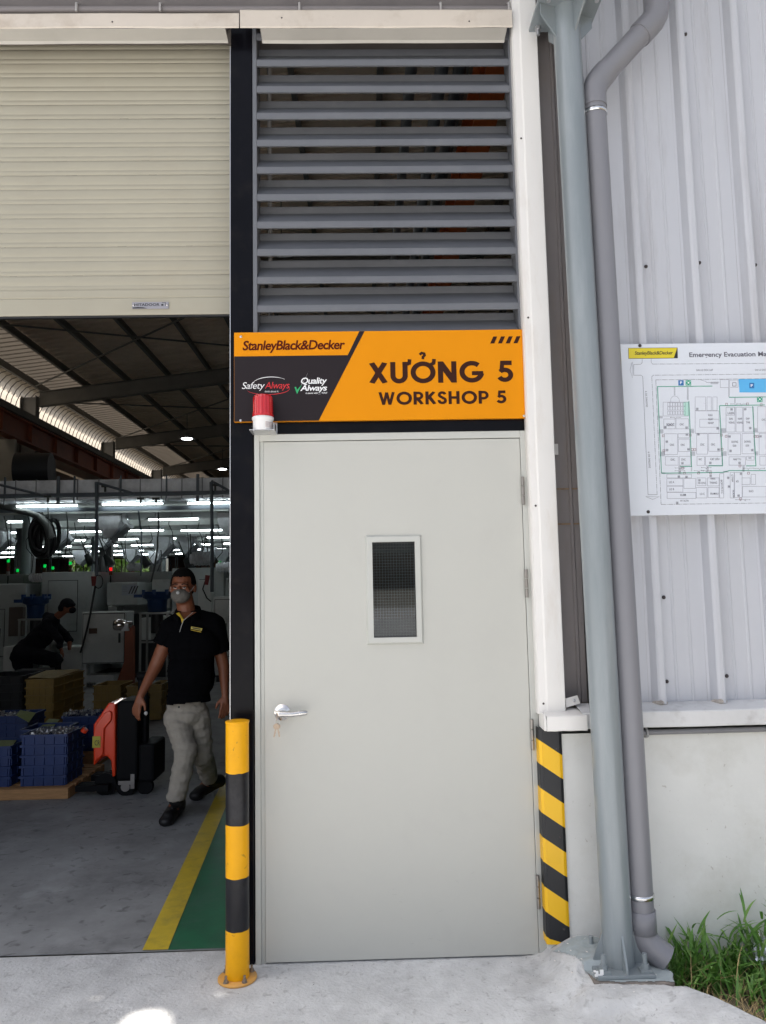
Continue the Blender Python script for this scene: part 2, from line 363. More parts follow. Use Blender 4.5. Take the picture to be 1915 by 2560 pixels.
# columns of the hall on the left
for i, Y in enumerate((4, 10, 16, 22, 28, 34)):
    mb = MB(); xc = -8.45; mb.box(xc-.2, xc-.185, Y-.12, Y+.12, 0, 6.6).box(xc+.185, xc+.2, Y-.12, Y+.12, 0, 6.6).box(xc-.185, xc+.185, Y-.01, Y+.01, 0, 6.58)
    o = obj('hall_column', mb, mat('hall_column_paint', (.16, .16, .155), .6)); tag(o, ['steel hall column beside the roller door','steel hall column, second along the left wall','steel hall column where the nearest visible rafter lands','steel hall column where the second visible rafter lands','steel hall column where the third visible rafter lands','steel hall column farthest along the left wall'][i], 'column', 'steel columns along the left wall')
# translucent corrugated strip high on the left wall, curving in under the eave
tl = bpy.data.materials.new('translucent_sheet'); tl.use_nodes = True; n_ = tl.node_tree.nodes; L_ = tl.node_tree.links
b_ = n_['Principled BSDF']; b_.inputs['Base Color'].default_value = (.62, .58, .5, 1); b_.inputs['Roughness'].default_value = .5
t_ = n_.new('ShaderNodeBsdfTranslucent'); t_.inputs[0].default_value = (.58, .52, .44, 1); mx_ = n_.new('ShaderNodeMixShader'); mx_.inputs[0].default_value = .6
L_.new(b_.outputs[0], mx_.inputs[1]); L_.new(t_.outputs[0], mx_.inputs[2]); L_.new(mx_.outputs[0], n_['Material Output'].inputs[0])
mb = MB(); ysr = [.2+.05*i for i in range(790)]
th = [0,.2,.4,.6,.8,1]
def strip(a, y):
    bul = .04*(1 if int(round((y-.2)/.05)) % 5 == 0 else 0)
    t = a*PI/2; return (-8.78+ (.5-bul)*(1-math.cos(t)), y, 5.88 + (.97-bul)*math.sin(t))
vs = [strip(a, y) for y in ysr for a in th]; m_ = len(th)
mb.add(vs, [(j*m_+i, j*m_+i+1, (j+1)*m_+i+1, (j+1)*m_+i) for j in range(len(ysr)-1) for i in range(m_-1)])
root = thing('skylight_strip', 'curved translucent corrugated sheet glowing under the left eave', 'skylight', (-8.6, 16, 5.9))
obj('sheet', mb, tl, root, fix=False)
ribo = obj('rib', MB().path([(-8.78+.45*(1-math.cos(a*PI/2))+.03, 9.0, 5.88+.93*math.sin(a*PI/2)) for a in th], .011, 5, False), rafter_mat, root)
for k in range(1, 105):
    q_ = ribo.copy(); C.objects.link(q_); q_.location.y += .27*k
tag(obj('daylight_slot', MB().box(-8.80, -8.78, .3, 40, 5.09, 5.17), tl, fix=False), 'thin slot of daylight under the red brown crane girder', 'slot')
mb = MB(); mb.box(-8.84, -8.76, .1, 40, 5.17, 5.87).box(-8.84, -8.76, .1, 40, 3.45, 5.09); struct('left_wall', mb, mat('inner_wall', (.20, .19, .17), .7, dirt=(.1,.09,.08), ds=.6))
struct('outer_left_wall', MB().box(-25.1, -25, .1, 40, -.2, 3.5), MATS['inner_wall'])
struct('side_bay_ceiling', MB().box(-25.1, -8.85, .1, 40, 3.5, 3.56), MATS['inner_wall'])
struct('side_bay_front_wall', MB().box(-25.1, -9.2, .1, .16, -.2, 3.5), MATS['inner_wall'])
struct('right_wall', MB().box(12.1, 12.2, .1, 40, -.2, 7.6), MATS['inner_wall'])
# gutter beam & rust brown crane beam along the left
tag(obj('gutter_beam', MB().box(-8.26, -7.95, .3, 40, 5.74, 5.90), rafter_mat), 'dark steel eaves beam below the glowing translucent strip', 'beam')
brown = mat('red_oxide_paint', (.26, .075, .035), .55, var=.2, vs=3)
root = thing('crane_beam', 'red brown steel crane runway girder under the left eave', 'girder', (-8.1, 16, 5.1))
obj('web', MB().box(-8.06, -8.04, .3, 39.5, 5.2, 5.66), brown, root); obj('flange', MB().box(-8.17, -7.93, .3, 39.5, 5.66, 5.69), brown, root); obj('flange', MB().box(-8.17, -7.93, .3, 39.5, 5.16, 5.2), brown, root)
for i in range(22):
    y = 6+i*1.5; obj('stiffener', MB().box(-8.04, -7.94, y, y+.02, 5.2, 5.66), brown, root)
# daylight slot below it
root = thing('crane_beam', 'orange painted crane girder high up behind the right end of the louvre', 'girder', (1.15, 16, 5.6))
orange_beam = mat('crane_orange', (.42, .10, .02), .5, var=.2, vs=1)
obj('web', MB().box(1.10, 1.12, .5, 39.5, 5.55, 5.95), orange_beam, root); obj('flange', MB().box(1.0, 1.2, .5, 39.5, 5.95, 5.98), orange_beam, root); obj('flange', MB().box(1.0, 1.2, .5, 39.5, 5.52, 5.55), orange_beam, root)
for i in range(16):
    y = 1+i*1.5; obj('stiffener', MB().box(1.02, 1.10, y, y+.02, 5.55, 5.95), orange_beam, root)
for k, x in enumerate((.62, .80, .45)):
    tag(obj('service_pipe', MB().tube((x, .6, 5.3+.25*k), (x, 39, 5.3+.25*k), .05, n=10), mat('dull_pipe', (.10, .11, .12), .5)), ['dull service pipe beside the orange crane girder behind the louvre','upper dull service pipe nearest the orange girder behind the louvre','dull service pipe topmost and leftmost of those behind the louvre'][k], 'pipe', 'service pipes behind the louvre')
# back wall with openings
bw = mat('back_wall_paint', (.20, .12, .085), .8, var=.15)
YB = 37
P = lambda u, v: at(u, v, YB)
mb = MB()
zt, zs = P(300, 1366).z, P(300, 1440).z
zo = P(300, 1398).z
def bwb(x0, x1, z0, z1): mb.box(x0, x1, YB, YB+.1, z0, z1)
xg0, xg1, xw0, xw1, xw2 = P(170, 1400).x, P(247, 1400).x, P(280, 1400).x, P(376, 1400).x, P(422, 1400).x
zg = P(200, 1380).z
bwb(-25.1, xg0, 0, 7.2); bwb(xg0, xg1, zg, 7.2); bwb(xg1, xw0, 0, 7.2); bwb(xw0, xw2, zo, 7.2); bwb(xw2, 12.2, 0, 7.2); bwb(xg0, xg1, 0, .9); bwb(xw0, xw2, 0, .9)
for k in range(24):
    x = xw0-1+k*.55; mb.box(x, x+.1, YB-.05, YB, zo+.02, 7.2)
struct('back_wall', mb, bw)
mull = mat('mullion', (.12, .1, .08), .6)
for a, b, zz, nm in ((xg0, xg1, zg, 'end window showing green leaves beyond the machines'), (xw0, xw2, zo, 'end window glaring white beyond the machines')):
    root = thing('far_window', nm, 'window', ((a+b)/2, YB, .9))
    nn = 6 if b-a > 2 else 4
    for i in range(nn+1):
        x = a+(b-a)*i/nn; obj('mullion', MB().box(x-.03, x+.03, YB+.02, YB+.07, .9, zz), mull, root)
    g = MB().add([(a, YB+.05, .9), (b, YB+.05, .9), (b, YB+.05, zz), (a, YB+.05, zz)], [(0,1,2,3)])
    gm = MATS.get('clear_pane') or mat('clear_pane', (.9, .95, .92), .05, trans=1)
    obj('pane', g, gm, root, solid=.006)
# trees outside the green window
leafm = mat('sunlit_leaf', (.16, .30, .03), .6, var=.5, vs=1.2)
def far_tree(x, y, h, label):
    root = thing('tree', label, 'tree', (x, y, 0), 'trees beyond the end wall')
    obj('trunk', MB().tube((x, y, 0), (x, y, h*.5), .14, .08, n=8), mat('bark', (.09, .06, .04), .9), root)
    mb = MB()
    for i in range(1600):
        t, p, r = random.random()*2*PI, math.acos(random.uniform(-1, 1)), random.random()**.4
        rr = h*.38*(1+.25*noise3(math.cos(t)*2, math.sin(t)*2, p))
        c = Vector((x+rr*r*math.sin(p)*math.cos(t), y+rr*r*math.sin(p)*math.sin(t), h*.58+rr*r*math.cos(p)))
        a = Vector([random.uniform(-1, 1) for _ in range(3)]).normalized()*.14; b = a.cross(Vector([random.uniform(-1, 1) for _ in range(3)])).normalized()*.08
        mb.add([c-a, c+b, c+a, c-b], [(0,1,2,3)])
    obj('crown', mb, leafm, root, fix=False)
far_tree((xg0+xg1)/2-.7, YB+4, 4.6, 'leafy tree outside, left of the green window')
far_tree((xg0+xg1)/2+.9, YB+4.6, 5.0, 'leafy tree outside, right of the green window')
# front wall around the openings
fw = clad_shade
mb = MB()
mb.box(-9.2, -4.6, .1, .16, 0, 7.0)
struct('front_wall', mb, MATS['inner_wall'])
mb = MB()
for (x0, x1) in ((-9.2, .86),):
    pr = []; x = x0; i = 0
    mb.box(x0, x1, .054, .2, 4.22, 7.3)
xs = []; x = -9.2
while x < .84:
    xs += [(x, .05), (x+.17, .05), (x+.19, .02), (x+.215, .02), (x+.235, .05)]; x += .255
mb.extr([(a, b) for a, b in xs if a <= .84], 4.2, 7.3, 'XY')
struct('upper_front_wall', mb, mat('upper_cladding', (.16, .14, .13), .6, var=.15, dirt=(.1,.08,.07), ds=4), fix=False)
mb = MB(); mb.add([(-9.2,.13,6.7),(12.2,.13,6.7),(12.2,.13,roof_z(12.2)),(4.5,.13,roof_z(4.5)),(-9.2,.13,roof_z(-9.2))],[(0,1,2,3,4)]); struct('front_gable', mb, MATS['upper_cladding'])
struct('front_wall_lining', MB().box(.86, 12.2, .14, .2, 0, 7.3), MATS['inner_wall'])
# ================================================================== EXTERIOR THINGS
# --- black posts and lintel
o = obj('black_post', MB().box(-.588, -.489, 0, .16, 0, 4.20), black_paint, bev=.004); tag(o, 'tall glossy black steel post between roller opening and louvre', 'post')
o = obj('black_post', MB().box(-4.72, -4.60, 0, .16, 0, 4.20), black_paint, bev=.004); tag(o, 'black steel post at the far left end of the roller opening', 'post')
o = obj('black_lintel', MB().box(-.488, .745, .004, .1, 2.249, 2.66), black_paint); tag(o, 'black steel lintel between the orange sign and the door', 'lintel')
tag(obj('edge_trim', MB().box(-.592, -.5885, -.003, .03, 0, 4.1), zinc), 'thin bright metal edge down the left side of black post', 'trim')

# --- louvre vent
root = thing('louvre_vent', 'grey steel louvre panel with eleven slanted blades above the sign', 'louvre', (.127, 0, 2.66))
obj('side_frame', MB().box(-.4873, -.468, 0, .12, 2.66, 4.2), louvre_paint, root, bev=.0015)
obj('side_frame', MB().box(.7213, .7413, 0, .12, 2.66, 4.2), louvre_paint, root, bev=.0015)
blade = None
for i in range(-1, 11):
    z0 = 4.004-.1324*i
    pr = [(.012, 0), (0, 0), (0, .030), (.088, .112), (.088, .147), (.091, .147), (.091, .110), (.012, .024)]
    if blade is None:
        blade = obj('blade', MB().prism([(y, z0+z) for y, z in pr], -.4675, .7208, 'YZ'), louvre_paint, root, bev=.001)
    else:
        b = blade.copy(); C.objects.link(b); b.location.z -= .1324*(i+1); b.rotation_euler = (random.uniform(-.006, .006), random.uniform(-.0012, .0012), 0)
# thin white conduit behind the louvre
tag(obj('conduit', MB().tube((-.435, .22, 2.3), (-.435, .22, 4.6), .011, n=10), mat('white_conduit', (.55, .52, .5), .5)), 'thin white conduit running up behind the left end of louvre', 'conduit')
# --- header flashings
def flashing(x0, x1, lx0, lx1, label):
    xs = [x0+(x1-x0)*i/40 for i in range(41)]
    mb = MB()
    tp = .016 if x1 > 0 else 0
    rows = [(-.06, 4.215+tp, 0), (-.078, 4.206+tp, .3), (-.08, 4.200+tp, .5), (-.08, 4.14, .4), (-.076, 4.134, .4)]
    vs = []
    for y, z, a in rows: vs += [(x, y+.003*a*noise3(x*2.5, z*3), z+(.011*a*noise3(x*2.2+5, 1)+.004*a*noise3(x*9, 4))) for x in xs]
    n = len(xs)
    mb.add(vs, [(j*n+i, j*n+i+1, (j+1)*n+i+1, (j+1)*n+i) for j in range(len(rows)-1) for i in range(n-1)], False)
    root = thing('header_flashing', label, 'flashing', ((x0+x1)/2, -.08, 4.13))
    obj('front_face', mb, flash_cream, root, solid=.0015, fix=False)
    xs = [lx0+(lx1-lx0)*i/40 for i in range(41)]; mb = MB()
    rows = [(-.0755, 4.1325, .4), (-.01, 4.124, .3), (.0, 4.116, 1.2)]
    vs = []
    for y, z, a in rows: vs += [(x, y, z+.006*a*noise3(x*2.2+9, 2)) for x in xs]
    mb.add(vs, [(j*n+i, j*n+i+1, (j+1)*n+i+1, (j+1)*n+i) for j in range(len(rows)-1) for i in range(n-1)], False)
    obj('soffit', mb, mat('soffit_paint', (.46, .44, .40), .45, var=.08, vs=3, bump=.003, bs=6), root, solid=.0015, fix=False)
    for i in range(int((x1-x0)/.85)+1):
        x = x0+.14+i*.85+random.uniform(-.1, .1)
        obj('screw', MB().lathe([(0, -.003), (.003, -.002), (.004, 0)], (x, -.0815, 4.188+random.uniform(-.03, .01)), 8, 'Y'), dark_screw, root)
flashing(-4.7, -.537, -4.7, -.60, 'cream sheet metal flashing above the roller door')
flashing(-.532, .728, -.44, .703, 'cream sheet metal flashing bent over the top of louvre')
# pipe with clips running above the flashings
root = thing('conduit', 'grey brown conduit clipped along the top above the cream flashing', 'conduit', (-1.5, -.02, 4.27))
obj('pipe', MB().tube((-4.6, -.03, 4.262), (.83, -.03, 4.262), .016, n=12), mat('conduit_dull', (.22, .2, .2), .45), root)
for x in (-1.29, -.005-.9, -.26, .40, .72): obj('clip', MB().path([(x, -.055, 4.235), (x, -.055, 4.275), (x, -.03, 4.292)], .006, 6), mat('clip_grey', (.45, .43, .42), .5), root)
tag(obj('soffit_beam', MB().box(-4.7, .86, -.01, .12, 4.219, 4.225).box(-4.7, .86, -.01, .018, 4.225, 4.9), mat('beam_mauve', (.14, .125, .12), .6, var=.2)), 'dull brown steel member hidden above the cream flashing', 'beam')

# --- white vertical corner flashing
root = thing('corner_flashing', 'tall white folded metal corner strip right of door and louvre', 'flashing', (.79, -.06, 1.0))
prof = [(.745, .06), (.7305, .0), (.7295, -.045), (.735, -.057), (.762, -.060), (.770, -.064), (.843, -.064), (.8455, -.061), (.8455, -.03)]
mb = MB(); zz = [1.006+i*.1 for i in range(34)]
n = len(prof)
vs = [(x+.0012*noise3(z*3, x*50), y+.0015*noise3(z*2, x*60+4), z+( .012*(x-.73)/.11 if z < 1.01 else 0)) for z in zz for x, y in prof]
mb.add(vs, [(j*n+i, j*n+i+1, (j+1)*n+i+1, (j+1)*n+i) for j in range(len(zz)-1) for i in range(n-1)])
obj('strip', mb, flash_white, root, solid=.0015, fix=False)
for z in (1.05, 1.9, 2.75, 3.6): obj('rivet', MB().lathe([(0, -.003), (.004, -.002), (.005, 0)], (.752, -.0605, z), 8, 'Y'), dark_screw, root)

# --- cladding strip behind the column, deep shade worked into its brown-grey colour
root = thing('recessed_cladding', 'brownish strip of recessed cladding coloured dark as in shade, between white corner and column', 'cladding', (.92, .05, 1.0))
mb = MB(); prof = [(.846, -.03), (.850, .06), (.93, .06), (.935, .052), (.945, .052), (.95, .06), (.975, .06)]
mb.extr(prof, 1.032, 4.6, 'XY'); obj('sheet', mb, clad_shade, root, solid=.001, fix=False)
for z in (1.99, 1.83): obj('lap_joint', MB().box(.852, .975, .054, .0585, z-.006, z), mat('rusty_lap', (.30, .2, .12), .8, var=.4, vs=60), root)
o = obj('bracket', MB().box(.846, .885, .028, .032, 2.14, 2.19), flash_white, bev=.001); tag(o, 'small white metal tab with a rivet in the dark recess', 'bracket')
root = thing('bracket', 'loose white metal tab lying tilted on the sill end', 'bracket', (.875, -.05, 1.035))
mb = MB(); mb.add([(.85,-.055,1.03),(.915,-.04,1.045),(.905,-.035,1.078),(.85,-.05,1.068)],[(0,1,2,3)]); obj('tab', mb, flash_white, root, solid=.002)
obj('rivet', MB().lathe([(0,-.004),(.006,-.003),(.007,0)], (.888,-.047,1.058), 10, 'Y'), zinc, root)

# --- cladding wall
root = thing('wall_cladding', 'pale lilac grey ribbed metal cladding covering the right wall', 'cladding', (3, 0, 1.03))
pan_w = .26
for i in range(24):
    xr = .985+pan_w*i                # rib start: left flank, crest, right flank, pan with two shallow grooves
    h = -.046
    pr = [(xr-.012, .012), (xr, .010), (xr+.012, h+.008), (xr+.019, h+.002), (xr+.024, h), (xr+.040, h), (xr+.045, h+.003), (xr+.056, .009), (xr+.06, .012)]
    for g in (.115, .185):
        pr += [(xr+g-.008, .012), (xr+g-.003, .008), (xr+g+.003, .008), (xr+g+.008, .012)]
    pr += [(xr+pan_w-.0125, .012)]
    mb = MB(); zz = [1.033]+[1.2+.3*k for k in range(20)]
    n = len(pr)
    vs = [(x+.0015*noise3(z*1.5, xr), y+.002*noise3(z*1.1, x*9+2), z) for z in zz for x, y in pr]
    mb.add(vs, [(j*n+k, j*n+k+1, (j+1)*n+k+1, (j+1)*n+k) for j in range(len(zz)-1) for k in range(n-1)])
    p = obj('panel', mb, cladding, root, fix=False)
    zr = [z for z in (1.12, 1.50, 3.03, 4.16, 5.4)]
    if xr < 2.2:
        for z in zr:
            if random.random() < .85 or z in (1.12, 3.03):
                obj('screw', MB().lathe([(0, -.010), (.005, -.010), (.0055, -.004), (.0085, -.003), (.0085, 0)], (xr+.075+random.uniform(-.006, .006), .011, z+random.uniform(-.02, .02)), 8, 'Y'), dark_screw, root)
        # torn bits of sealant foam closing the rib end
        mb = MB(); mb.path([(xr-.002, -.01, 1.034), (xr+.02, -.045, 1.040), (xr+.05, -.03, 1.036)], [.008, .012, .006], 7)
        obj('rib_end_sealant', mb, mat('dirty_sealant', (.42, .38, .34), .8, var=.4, vs=50), root)
# --- sill
root = thing('wall_sill', 'white folded metal sill running under the ribbed cladding', 'sill', (3, -.1, .95))
pr = [(-.045, .951), (-.118, .951), (-.12, .953), (-.12, 1.012), (-.117, 1.016), (-.02, 1.034), (.01, 1.036)]
mb = MB(); xs_ = [.90+.12*i for i in range(50)]; n = len(pr)
mb.add([(x, y+.0015*noise3(x*3, z*20), z+.0015*noise3(x*4, 7)) for x in xs_ for y, z in pr], [(j*n+k, j*n+k+1, (j+1)*n+k+1, (j+1)*n+k) for j in range(len(xs_)-1) for k in range(n-1)])
obj('sheet', mb, sill_paint, root, solid=.002, fix=False)
root = thing('sill_end', 'short white metal end piece of the sill below the corner strip', 'sill', (.83, -.12, .95))
pr = [(-.05, .946), (-.124, .946), (-.127, .949), (-.127, 1.004), (-.122, 1.008), (-.02, 1.022)]
mb = MB(); xs_ = [.748+.017*i for i in range(11)]; n = len(pr)
mb.add([(x, y+.001*noise3(x*30, z*20), z+.0015*noise3(x*30, 7)) for x in xs_ for y, z in pr], [(j*n+k, j*n+k+1, (j+1)*n+k+1, (j+1)*n+k) for j in range(len(xs_)-1) for k in range(n-1)])
obj('sheet', mb, flash_white, root, solid=.002, fix=False)
mb = MB().prism([(-.02, .948), (-.126, .947), (-.126, .99), (-.115, 1.012), (-.02, 1.02)], .738, .7475, 'YZ'); obj('end_cap', mb, flash_white, root, bev=.002)
# --- painted base wall
mb = MB(); xs_ = [.738, .7385]+[.78+.1*i for i in range(64)]; zz = [-.1+.06*i for i in range(18)]
def wl(x, z): return (x, -.050+.003*noise3(x*3, z*3)+.0015*noise3(x*12, z*12) if x > .7384 else .09, z)
mb.grid(xs_, zz, wl)
struct('base_wall', mb, wall_paint, fix=False)
root = thing('conduit', 'thin grey conduit clipped to the wall under the white sill', 'conduit', (2, -.07, .92))
obj('pipe', MB().tube((1.0, -.068, .921), (7, -.068, .935), .0115, n=12), pvc, root)
for x in (1.185, 1.95, 2.7): obj('clip', MB().path([(x, -.052, .898), (x, -.083, .908), (x, -.086, .925), (x, -.07, .94)], .005, 6), mat('clip_pale', (.35, .35, .36), .5), root)
# patches of flaking paint
fl = mat('bare_plaster', (.36, .33, .28), .9, var=.3, vs=40)
root = thing('paint_flake', 'lifted flake of white paint on the base wall beside the downpipe', 'flake', (1.2, -.055, .73))
mb = MB(); mb.add([(1.165,-.0535,.745),(1.185,-.058,.752),(1.205,-.056,.744),(1.2,-.058,.728),(1.19,-.055,.722)], [(0,1,2,3,4)]); obj('flake', mb, wall_paint, root, solid=.001)

# --- hazard corner guard
root = thing('corner_guard', 'black and yellow striped rubber guard on the wall corner by door', 'corner guard', (.776, -.06, .07))
def stripe(z0l, z1l, m):
    x0, x1, yf = .7275, .8235, -.0615; sl = .066/.096
    def q(x, z): return z - sl*(x-x0)
    zb, zt_ = .072, .947
    def cl(z): return min(max(z, zb), zt_)
    X = [x0, x0+.012, x0+.084, x1]; Yv = [yf+.004, yf, yf, yf+.005]
    pts = []
    f = MB()
    for (xa, ya), (xb, yb) in zip(zip(X, Yv), zip(X[1:], Yv[1:])):
        ft = [(xa, ya, cl(q(xa, z0l))), (xb, yb, cl(q(xb, z0l))), (xb, yb, cl(q(xb, z1l))), (xa, ya, cl(q(xa, z1l)))]
        f.add(ft, [(0,1,2,3)])
    f.add([(x0, .0, cl(z0l)), (x0, yf+.004, cl(z0l)), (x0, yf+.004, cl(z1l)), (x0, .0, cl(z1l))], [(0,1,2,3)])
    o = obj('yellow_stripe' if m == guard_yellow else 'black_stripe', f, m, root, solid=.003, fix=False)
zs_ = [1.06, .899, .801, .699, .600, .499, .401, .300, .203, .099, .0]
zs_ = [1.06]+[.899-.0995*i for i in range(9)]+[.003]
for i in range(len(zs_)-1): stripe(zs_[i+1], zs_[i], guard_black if i % 2 == 0 else guard_yellow)
for z in (.13, .5, .86): obj('screw', MB().lathe([(0,-.003),(.004,-.003),(.006,0)], (.80, -.0615, z), 10, 'Y'), dark_screw, root)

# --- door
root = thing('metal_door', 'pale grey metal door with a small wired glass window', 'door', (.13, 0, 0))
fr = obj('door_frame', MB().box(-.4837, -.4600, -.004, .1, 0, 2.247).box(.7065, .7418, -.004, .1, 0, 2.247).box(-.4600, .7065, -.004, .1, 2.2150, 2.247).box(-.4600, -.4425, .004, .03, 0, 2.2150), frame_paint, root, bev=.0025)
lx0, lx1, lz0, lz1 = -.4420, .7040, .008, 2.2115
wx0, wx1, wz0, wz1 = .031, .223, 1.340, 1.758
leaf = MB().box(lx0, wx0, 0, .045, lz0, lz1).box(wx1, lx1, 0, .045, lz0, lz1).box(wx0, wx1, 0, .045, lz0, wz0).box(wx0, wx1, 0, .045, wz1, lz1)
me = leaf.mesh('door_leaf'); bm = bmesh.new(); bm.from_mesh(me); bmesh.ops.remove_doubles(bm, verts=bm.verts, dist=1e-5); 
dead = [f for f in bm.faces if abs(f.normal.x) > .9 and abs(abs(f.calc_center_median().x - wx0)) < 1e-4 and not (wz0 < f.calc_center_median().z < wz1)]
bm.to_mesh(me); bm.free()
lf = obj('door_leaf', me, door_paint, root, fix=False)
def ring(x0, x1, z0, z1, w, y0, y1, ins=0):
    m = MB()
    o_ = [(x0, z0), (x1, z0), (x1, z1), (x0, z1)]; b_ = [(x0+ins, z0+ins), (x1-ins, z0+ins), (x1-ins, z1-ins), (x0+ins, z1-ins)]
    i_ = [(x0+w, z0+w), (x1-w, z0+w), (x1-w, z1-w), (x0+w, z1-w)]
    vs = [(x, y1, z) for x, z in o_] + [(x, y0, z) for x, z in b_] + [(x, y0, z) for x, z in i_] + [(x, y1, z) for x, z in i_]
    fs = []
    for r in range(3):
        for k in range(4): fs.append((r*4+k, r*4+(k+1) % 4, (r+1)*4+(k+1) % 4, (r+1)*4+k))
    return m.add(vs, fs)
sc_m = mat('scuff_grey', (.33, .33, .31), .6, var=.2, vs=80)
for i in range(16):
    x = random.uniform(-.40, .66); z = random.choice((random.uniform(.03, .35), random.uniform(.9, 1.15) if x < -.1 else random.uniform(.03, .2))); L_s = random.uniform(.006, .035); a = random.uniform(-.6, .6)
    dx, dz = L_s*math.cos(a), L_s*math.sin(a); obj('scuff_mark', MB().add([(x, -.0006, z), (x+dx*.5, -.0006, z+dz*.5+.0007), (x+dx, -.0006, z+dz), (x+dx*.5, -.0006, z+dz*.5-.0003)], [(0,1,2,3)]), sc_m, root, fix=False)
wf = obj('window_frame', ring(.003, .252, 1.309, 1.787, .031, -.013, .0, .008), frame_paint, root, bev=.0015)
obj('inner_frame', ring(.0305, .2235, 1.3395, 1.7585, .004, .0005, .030), mat('dark_glazing_bead', (.06, .06, .06), .5), wf)
obj('glass_pane', MB().box(.034, .220, .018, .023, 1.343, 1.755), glass, wf)
wm = MB(); 
for i in range(15):
    x = .040+i*.0125; wm.box(x-.0003, x+.0003, .0200, .0207, 1.343, 1.755)
for i in range(33):
    z = 1.35+i*.0125; wm.box(.034, .220, .0209, .0216, z-.0003, z+.0003)
o = obj('wire_mesh', wm, mat('wire_in_glass', (.42, .44, .43), .5), wf); o['kind'] = 'stuff'
wb = MB()
for z0, z1 in ((1.909, 2.038), (1.499, 1.626), (.846, .979), (.193, .331)):
    m = MB()
    for k in range(3): 
        a = z0+(z1-z0)*k/3+.0015; b = z0+(z1-z0)*(k+1)/3-.0015; m.tube((.709, -.010, a), (.709, -.010, b), .0075, n=12)
    obj('hinge', m, mat('hinge_steel', (.30, .28, .26), .38, .85), root)
# handle
rose = obj('handle_rose', MB().lathe([(0, -.014), (.018, -.014), (.024, -.011), (.027, -.006), (.033, -.005), (.036, 0)], (-.367, 0, 1.030), 36, 'Y'), chrome, root)
lv = MB(); lv.tube((-.367, -.014, 1.030), (-.367, -.052, 1.030), .0125, n=20)
lv.path([(-.372, -.05, 1.030), (-.345, -.056, 1.030), (-.32, -.055, 1.029), (-.29, -.053, 1.032), (-.262, -.051, 1.034), (-.255, -.05, 1.034)], [.013, .012, .0115, .012, .0105, .007], 14)
obj('lever', lv, mat('brushed_lever', (.6, .59, .58), .25, 1, var=.1, vs=30), rose)
root2 = thing('key_ring', 'two keys hanging from the lock in the lever handle', 'keys', (-.383, -.06, .95))
kp = mat('key_brass', (.34, .27, .21), .35, .8)
obj('ring', MB().path([(-.383+.012*math.sin(t), -.062, 1.0+.013*math.cos(t)) for t in [2*PI*i/14 for i in range(15)]], .0012, 6, False), zinc, root2)
def key(x, tilt, yo=0):
    m = MB(); m.lathe([(0, -.0015), (.0125, -.0015), (.0125, .0015), (0, .0015)], (0, 0, .0), 14, 'Y', False); m.box(-.003, .003, -.001, .001, -.045, -.010); m.box(.003, .0045, -.001, .001, -.04, -.035); m.box(.003, .005, -.001, .001, -.03, -.024)
    me = m.mesh('key'); me.transform(Matrix.Translation((x, -.063+yo, .982)) @ Matrix.Rotation(tilt, 4, 'Y')); return me
obj('key', key(-.386, .22), kp, root2); obj('key', key(-.381, -.17, .0045), kp, root2)
obj('key_in_lock', MB().box(-.3845, -.3825, -.067, -.05, 1.005, 1.028), kp, root2)

# --- sign
root = thing('workshop_sign', 'orange and dark workshop number sign over the door', 'sign', (.095, -.02, 2.3))
SX0, SX1, SZ0, SZ1, SY = -.569, .759, 2.300, 2.7085, -.024
def spx(zx, zy):    # zoomed photo coordinate on the sign face
    u, v = 560+zx/2.069, 800+zy/2.069; p = at(u, v, SY); return (p.x, p.z)
obj('panel', MB().box(SX0, SX1, SY, -.004, SZ0, SZ1), sign_orange, root, bev=.001)
L1 = SY-.0012; L2 = SY-.0022
def flat(name, poly, m, y=L1, par=root): 
    return obj(name, MB().prism(poly, y, y+.001, 'XZ'), m, par)
xt = spx(700, 67)[0]; xtr = spx(727, 66)[0]; xj = spx(655, 183)[0]; xb = spx(490, 531)[0]; zj = 2.598
flat('dark_field', [(SX0+.001, SZ0+.001), (xb, SZ0+.001), (xtr, SZ1-.001), (xt, SZ1-.001), (spx(640, 183)[0], zj), (SX0+.001, zj)], sign_dark)
for k in range(4):
    x = .583+.0352*k; flat('stripe', [(x, 2.644), (x+.018, 2.644), (x+.033, 2.676), (x+.015, 2.676)], sign_brown)
obj('lettering', text_mesh('StanleyBlack&Decker', -.531, -.072, 2.627, .044, L1, shear=.16, bold=.022, spacing=.93), sign_maroon, root, fix=False)
# bold geometric letters built from outlines
def stroke(pts, w, closed=False):
    vs = []; n = len(pts); pts = [Vector((a, b)) for a, b in pts]
    for i, p in enumerate(pts):
        a = pts[(i-1) % n] if (closed or i > 0) else None; b = pts[(i+1) % n] if (closed or i < n-1) else None
        d1 = (p-a).normalized() if a is not None else None; d2 = (b-p).normalized() if b is not None else None
        if d1 is None: d1 = d2
        if d2 is None: d2 = d1
        n1 = Vector((-d1.y, d1.x)); n2 = Vector((-d2.y, d2.x)); nn = (n1+n2).normalized(); k = w/2/max(.35, nn.dot(n1))
        vs += [p+nn*k, p-nn*k]
    m = n if closed else n-1
    return [(v.x, v.y) for v in vs], [(2*i, 2*i+1, (2*i+3) % (2*n), (2*i+2) % (2*n)) for i in range(m)]
def arc(cx, cy, rx, ry, a0, a1, n=20): return [(cx+rx*math.cos(R(a0+(a1-a0)*i/n)), cy+ry*math.sin(R(a0+(a1-a0)*i/n))) for i in range(n+1)]
W = .21
